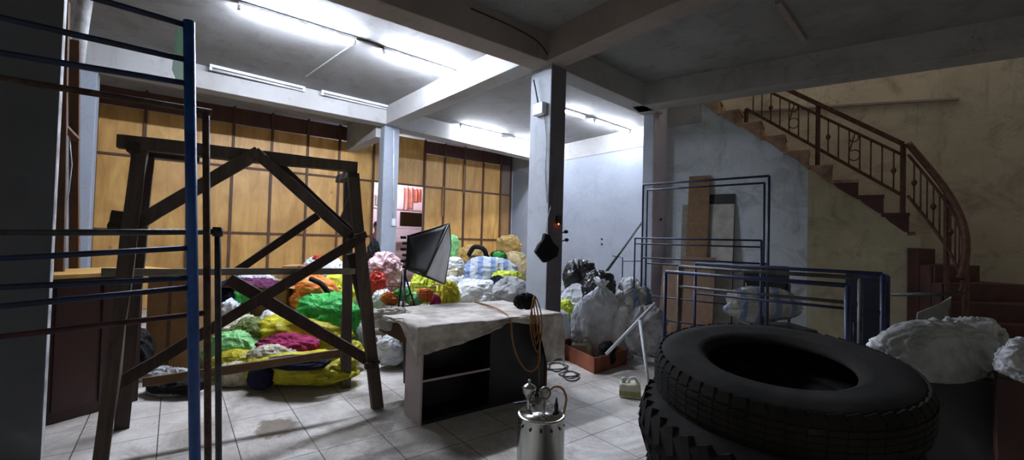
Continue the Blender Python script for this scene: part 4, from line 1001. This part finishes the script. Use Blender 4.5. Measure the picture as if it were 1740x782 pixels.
# ------------------------------------------------------------------ red tray box, jerrycans, cables
f0 = fl(1010, 636); f1 = fl(946, 603); f2 = fl(1065, 619); ux = f2 - f0; uy = f1 - f0; hb = .165
M_redbox = mplain('red_brown_card', '#8a4a30', '#6d3823', .8, 0, 4)
rbx = thing('box_tray', 'open red brown box on the tiles before the white sacks', 'box', f0 + (ux + uy) / 2)
t_ = .012; ex_, ey_ = ux.normalized() * t_, uy.normalized() * t_
MB().box(f0, ux, uy, Z * .01).build('base', M_redbox, rbx)
MB().box(f0, ux, ey_, Z * hb).build('side', M_redbox, rbx); MB().box(f0, ex_, uy, Z * hb).build('side', M_redbox, rbx)
MB().box(f0 + uy - ey_, ux, ey_, Z * hb).build('side', M_redbox, rbx); MB().box(f0 + ux - ex_, ex_, uy, Z * hb).build('side', M_redbox, rbx)
def jerrycan(label, p, ang, s=1, mat=None, z=0, filled=True):
    p = Vector(p); p.z = z; d = Vector((math.cos(ang), math.sin(ang), 0)); n = Vector((-d.y, d.x, 0)); w, dpt, h = .2 * s, .14 * s, .13 * s
    M_can = mat or mplain('translucent_can', '#c9c8b4', '#aeb08e', .4)
    o = thing('jerrycan', label, 'jerrycan', p)
    m = MB(); m.prism([p - d * w / 2 - n * dpt / 2, p + d * w / 2 - n * dpt / 2, p + d * w / 2 - n * dpt / 2 + Z * h * .9, p + d * w * .3 - n * dpt / 2 + Z * h * 1.15, p - d * w * .1 - n * dpt / 2 + Z * h, p - d * w / 2 - n * dpt / 2 + Z * h], n * dpt)
    m.build('body', M_can, o, bev=.018 * s)
    if filled: MB().box(p - d * w * .505 - n * dpt * .505 + Z * .012, d * w * 1.01, n * dpt * 1.01, Z * h * .5).build('liquid_level', mplain('yellow_liquid', '#9a9a5c', '#85864c', .3), o, bev=.01)
    MB().lathe([(.018 * s, 0), (.018 * s, .02), (.022 * s, .02), (.022 * s, .045), (.012 * s, .048)], p - d * w * .3 + Z * h * .98, Z, 16).build('cap', M_pvc, o)
    MB().tube(curve_pts([p - d * w * .05 + Z * h, p + d * w * .02 + Z * h * 1.35, p + d * w * .22 + Z * h * 1.4, p + d * w * .34 + Z * h * 1.1], 5), .011 * s, 8).build('handle', M_can, o)
    return o
jerrycan('translucent jerrycan with yellow liquid standing alone on the tiles', fl(1070, 674), -.25, .92)
cen_b = f0 + ux * .38 + uy * .62
jerrycan('cream jerrycan inside the red brown box', cen_b, -.3, 1.25, mplain('cream_can', '#c8c4a8', '#aaa688', .5), z=.012, filled=False)
bag('small black bundle inside the red box beside the cream jerrycan', 1020, 582, 1046, 606, 4.85, BLKC, 'cloth', name='cloth_bundle', cat='cloth', ext_down=.08)
rnd = random.Random(8)
for k, (x, y, s_) in enumerate(((945, 625, 1.), (968, 638, .8))):
    pts = []
    for q_ in range(26):
        t = q_ * .62; g = fl(x + (18 + 6 * math.sin(q_ * .9)) * s_ * math.cos(t), y + (6 + 2 * math.cos(q_)) * s_ * math.sin(t)); g.z = .007 + .003 * (q_ % 3); pts.append(g)
    tag(MB().tube(curve_pts(pts, 4), .0055, 6).build('cable', M_wire), ('tangled black cable on tiles near the centre pillar foot', 'shorter curl of black cable in front of the red box')[k], 'cable')
g = [fl(*q_) for q_ in ((963, 630), (958, 640), (966, 648), (978, 648), (985, 643))]
for v_ in g: v_.z = .008
tag(MB().tube(curve_pts(g, 6), .006, 6).build('cable', M_wire), 'small hooked piece of black cable nearest the steel tank', 'cable')

# ------------------------------------------------------------------ things on the centre pillar and walls
jb = thing('junction_box', 'grey junction box with a rod on the lit face of centre pillar', 'electric box', onA(915, 184, 3.38))
q = onA(915, 184, 3.36)
MB().box(onA(929, 194, 3.38) - A * .07, A * .07, B * .18, Z * .14).build('body', M_fix, jb, bev=.012)
MB().tube([onA(907, 136, 3.33), onA(914, 174, 3.33)], .009, 8).build('rod', M_steel, jb)
MB().tube(curve_pts([onA(925, 194, 3.365), onA(929, 240, 3.37), onA(927, 290, 3.37), onA(930, 345, 3.37)], 5), .004, 6).build('cable', M_wire, jb)
pb_ = thing('cloth_bag', 'black cloth bag hanging point-down by a cord on centre pillar', 'bag', onB(931, 420, 3.68))
pts = [onB(x, y, 3.69) for x, y in ((927, 396), (935, 400), (941, 412), (951, 422), (948, 436), (934, 444), (926, 447), (918, 437), (911, 428), (917, 416), (924, 408))]
MB().prism(pts, B * .05).build('body', BLKC, pb_, bev=.012)
MB().tube([onB(928, 397, 3.71), onB(930, 372, 3.73), onB(936, 350, 3.735)], .004, 6).build('cord', M_pvc, pb_)
ps = thing('power_socket', 'black socket with glowing red light near the hanging black bag', 'socket', onB(949, 372, 3.73))
MB().box(onB(944, 380, 3.75) - B * .03, A * .07, B * .03, Z * .09).build('body', M_black, ps, bev=.006)
MB().lathe([(.008, 0), (.008, .006)], onB(949, 381, 3.72), -B, 12).build('indicator_lamp', mglow('red_led', '#ff5020', 4), ps)
for k, (x, y, l) in enumerate(((960, 397, 'black plug sticking out right of the centre pillar, upper one'), (961, 411, 'black plug sticking out right of the centre pillar, lower one'))):
    p_ = onB(952, y, 3.78); o = thing('plug', l, 'plug', p_)
    MB().tube([p_, onB(x, y - 3, 3.76)], .007, 8).build('cord', M_wire, o); MB().lathe([(.02, -.02), (.024, 0), (.016, .02)], onB(x + 2, y - 3, 3.76), A, 12).build('head', M_black, o)
for k, y in enumerate((406, 415)):
    p_ = onA(1023, y, WT); tag(MB().lathe([(.022, 0), (.022, .02), (.012, .024)], p_, -A, 14).build('wall_socket', M_black), ('round black hole-like socket on the white right wall, upper of two', 'round black hole-like socket on the white right wall, lower of two')[k].replace('hole-like ', ''), 'socket')
p_ = onC(1129, 372, -.2)
tag(MB().lathe([(.02, 0), (.02, .02), (.01, .024)], onB(1122, 373, 4.1), -B, 12).build('wall_socket', M_black), 'small dark socket on the lavender pillar beside the leaning boards', 'socket')
MBc = MB().tube([onB(669, 222, 7.78), onB(668, 372, 7.78)], .014, 8)
cd_ = thing('wall_conduit', 'white conduit with switch running down the slim back pillar', 'conduit', onB(668, 380, 7.78)); MBc.build('pipe', M_pvc, cd_)
MB().box(onB(665, 384, 7.8) - B * .03, A * .07, B * .03, Z * .14).build('switch', M_fix, cd_, bev=.005)

# ------------------------------------------------------------------ softbox on a tripod
M_sb = mplain('softbox_fabric', '#16161a', '#0e0e11', .5); M_dif = mplain('diffuser_cloth', '#eceef2', '#d8dade', .8)
sb = thing('softbox_light', 'black softbox lamp with white diffuser on a tripod behind the desk', 'studio light', at(684, 560, 4.45))
WL[sb.name].z = 0; sb.location.z = 0
P = [at(763, 380, 4.35), at(723, 468, 4.2), at(755, 483, 4.55), at(766, 418, 4.75)]
Q = [at(697, 400, 4.42), at(694, 458, 4.36), at(700, 462, 4.52), at(703, 402, 4.56)]
ridge = at(733, 381, 4.6)
def fab(a0_, a1_, b1_, b0_, bulge=.03):
    nrm_ = (a1_ - a0_).cross(b0_ - a0_).normalized()
    def f(u, v):
        p = a0_.lerp(a1_, u).lerp(b0_.lerp(b1_, u), v); return p + nrm_ * bulge * math.sin(math.pi * u) * math.sin(math.pi * v) * -1
    return f
for k in range(4):
    MB().grid(fab(Q[k], Q[(k + 1) % 4], P[(k + 1) % 4], P[k], .02), 10, 10).build('fabric_side', M_sb, sb, solid=.004)
    MB().tube([Q[k], P[k]], .006, 6).build('rib', M_black, sb)
cQ = sum(Q, Vector()) / 4
MB().grid(fab(P[0], P[1], P[2], P[3], -.0), 8, 8).build('diffuser', M_dif, sb, solid=.004)
MB().tube(P, .009, 6, True).build('front_rim', M_black, sb)
MB().prism([Q[0], Q[1], Q[2], Q[3]], (cQ - sum(P, Vector()) / 4).normalized() * .03).build('back_plate', M_black, sb)
hub = cQ + Vector((-.05, 0, 0))
for k in range(6):
    p_ = at(686 + (k % 2) * 3, 404 + k * 10, 4.4); MB().box(p_ - Vector((.03, .02, .012)), (.05, 0, 0), (0, .05, 0), (0, 0, .028)).build('clip', M_steel if k % 2 else M_black, sb, bev=.005)
tpm = at(690, 440, 4.45); ft = at(683, 520, 4.45); bot = Vector((ft.x, 4.45, 0))
MB().tube([bot + Z * .3, tpm + Z * .05], .013, 8).build('column', M_black, sb)
kn = bot + Z * (at(690, 455, 4.45).z - .02)
for d in (Vector((-.16, .28, 0)), Vector((.34, .12, 0)), Vector((.12, -.3, 0))):
    MB().tube([kn, bot + d], .010, 8).build('leg', M_black, sb); MB().tube([bot + Z * .45, kn.lerp(bot + d, .55)], .006, 6).build('strut', M_black, sb)
sb['category'] = 'studio light'

# ------------------------------------------------------------------ next room: hanging clothes, dark screen, person
gr = B * 10.9
for k, (x0, x1, y0, y1, c, lab) in enumerate(((686, 702, 316, 358, mcloth('#d9a4a4', '#c48a8c', .8, 6, .5), 'salmon garment hanging in the doorway, left one'), (704, 716, 320, 345, mcloth('#d98c88', '#bf6f6c', .8, 6, .5, key='coral'), 'coral pink garment hanging in the doorway, right one'), (637, 646, 330, 350, WHT, 'white cloth hanging beyond the doorway left of slim pillar'))):
    a_, b_ = onB(x0, y0, 10.7), onB(x1, y1, 10.7); wdt = (b_ - a_); wdt.z = 0; hgt = a_.z - b_.z
    def gf(u, v, a_=a_, wdt=wdt, hgt=hgt, k=k): return a_ + wdt * (u + .05 * math.sin(v * 3)) + B * .03 * math.sin(u * 14 + k) - Z * hgt * v * (1 + .05 * math.sin(u * 6))
    tag(MB().grid(gf, 16, 12).build('hanging_garment', c, solid=.01), lab, 'garment')
a_, b_ = onB(681, 360, 10.9), onB(717, 386, 10.9); w_ = b_ - a_; w_.z = 0
sc_ = thing('television', 'black flat screen on a pale shelf seen through the doorway', 'television', Vector((a_.x + w_.x / 2, a_.y + w_.y / 2, b_.z)))
MB().box(Vector((a_.x, a_.y, b_.z)), w_, B * .05, Z * (a_.z - b_.z)).build('casing', M_black, sc_, bev=.008)
MB().box(Vector((a_.x, a_.y, b_.z + .02)) + w_ * .03 - B * .004, w_ * .94, B * .004, Z * (a_.z - b_.z - .05)).build('screen', mplain('dark_screen', '#0b0b12', '#08080c', .15), sc_)
sh = thing('shelf_unit', 'pale shelves around the black screen beyond the doorway', 'shelf', W(4.6, 11.0))
aa0, aa1 = 3.4, 5.6
for z in (.5, .95, 1.34, b_.z - .03, a_.z + .08):
    MB().box(W(aa0, 10.85, z - .03), A * (aa1 - aa0), B * .4, Z * .03).build('shelf_board', mplain('pale_shelf', '#cfc0c4', '#b8a8ac', .7), sh)
for a2 in (aa0, aa1 - .03): MB().box(W(a2, 10.85, 0), A * .03, B * .4, Z * (a_.z + .1)).build('upright', mplain('pale_shelf', '#cfc0c4', '#b8a8ac', .7), sh)
# person glimpsed through the gap left of the slim pillar
pp = onB(640, 400, 10.35); pp.z = 0
SK = mplain('skin', '#a87055', '#8f5c44', .55); SHB = mcloth('#2748a8', '#1b3580', .8, 9, .5); JN = mcloth('#2a2f3c', '#1c202a', .85, 9, .5)
pe = thing('person', 'person in blue shirt standing in the doorway left of slim back pillar', 'person', pp)
def skin(name, verts, edges, rad, mat, parent):
    me = bpy.data.meshes.new(name); me.from_pydata([Vector(v) for v in verts], edges, []); ob = bpy.data.objects.new(name, me); COL.objects.link(ob); ob.parent = parent
    m = ob.modifiers.new('skin', 'SKIN'); m.use_smooth_shade = True
    me.skin_vertices[0].data.foreach_set if False else None
    for i, r in enumerate(rad): me.skin_vertices[0].data[i].radius = r if isinstance(r, tuple) else (r, r)
    me.skin_vertices[0].data[0].use_root = True
    s_ = ob.modifiers.new('sub', 'SUBSURF'); s_.levels = s_.render_levels = 2; me.materials.append(mat); return ob
V_ = [(0, 0, .92), (0, 0, 1.1), (0, 0, 1.32), (0, 0, 1.44), (0, 0, 1.5), (0, 0, 1.57), (0, 0, 1.64),
      (-.09, 0, .88), (-.1, -.02, .48), (-.1, 0, .08), (-.1, -.12, .03), (.09, 0, .88), (.1, -.02, .48), (.1, 0, .08), (.1, -.12, .03),
      (-.17, 0, 1.38), (-.22, .01, 1.12), (-.2, -.08, .9), (-.19, -.11, .82), (.17, 0, 1.38), (.22, .01, 1.12), (.2, -.08, .9), (.19, -.11, .82),
      (-.205, -.13, .74), (-.185, -.135, .735), (-.165, -.13, .75), (-.16, -.13, .79), (.205, -.13, .74), (.185, -.135, .735), (.165, -.13, .75), (.16, -.13, .79), (-.222, -.125, .755), (.222, -.125, .755)]
E_ = [(0, 1), (1, 2), (2, 3), (3, 4), (4, 5), (5, 6), (0, 7), (7, 8), (8, 9), (9, 10), (0, 11), (11, 12), (12, 13), (13, 14), (2, 15), (15, 16), (16, 17), (17, 18), (2, 19), (19, 20), (20, 21), (21, 22), (18, 23), (18, 24), (18, 25), (18, 26), (22, 27), (22, 28), (22, 29), (22, 30), (18, 31), (22, 32)]
R_ = [(.14, .1), (.12, .09), (.15, .1), (.06, .06), (.05, .055), (.075, .095), (.06, .08), .08, .055, .04, .03, .08, .055, .04, .03, .055, .042, .032, .028, .055, .042, .032, .028] + [.009] * 10
skin('body', V_, E_, R_, SK, pe)
skin('shirt', [(0, 0, .88), (0, 0, 1.1), (0, 0, 1.33), (0, 0, 1.42), (-.17, 0, 1.38), (-.21, .005, 1.2), (.17, 0, 1.38), (.21, .005, 1.2)], [(0, 1), (1, 2), (2, 3), (2, 4), (4, 5), (2, 6), (6, 7)], [(.16, .12), (.14, .11), (.17, .12), (.07, .07), .07, .06, .07, .06], SHB, pe)
skin('trousers', [(0, 0, .92), (-.09, 0, .86), (-.1, -.02, .48), (-.1, 0, .1), (.09, 0, .86), (.1, -.02, .48), (.1, 0, .1)], [(0, 1), (1, 2), (2, 3), (0, 4), (4, 5), (5, 6)], [(.15, .11), .095, .07, .055, .095, .07, .055], JN, pe)
m = MB(); hc = Vector((0, .012, 1.625)); vs = []
WL[pe.name] = Vector((0, 0, 0))
hm = MB().lathe([(.001, .105), (.04, .1), (.07, .075), (.088, .03), (.086, -.02), (.07, -.05)], hc, Vector((0, .12, 1)), 20).build('hair', M_black, pe)
for sx in (-.028, .028): MB().lathe([(.001, -.008), (.009, 0), (.001, .008)], (sx, -.092, 1.6), Vector((0, -1, 0)), 10).build('eye', M_black, pe)
MB().lathe([(.014, -.015), (.010, .0), (.003, .02)], (0, -.098, 1.572), Vector((0, -.6, .8)), 8).build('nose', SK, pe)
MB().tube([(-.022, -.09, 1.535), (0, -.096, 1.532), (.022, -.09, 1.535)], .005, 6).build('mouth', mplain('lips', '#8a4a42', '#743a34', .5), pe)
WL[pe.name] = pp
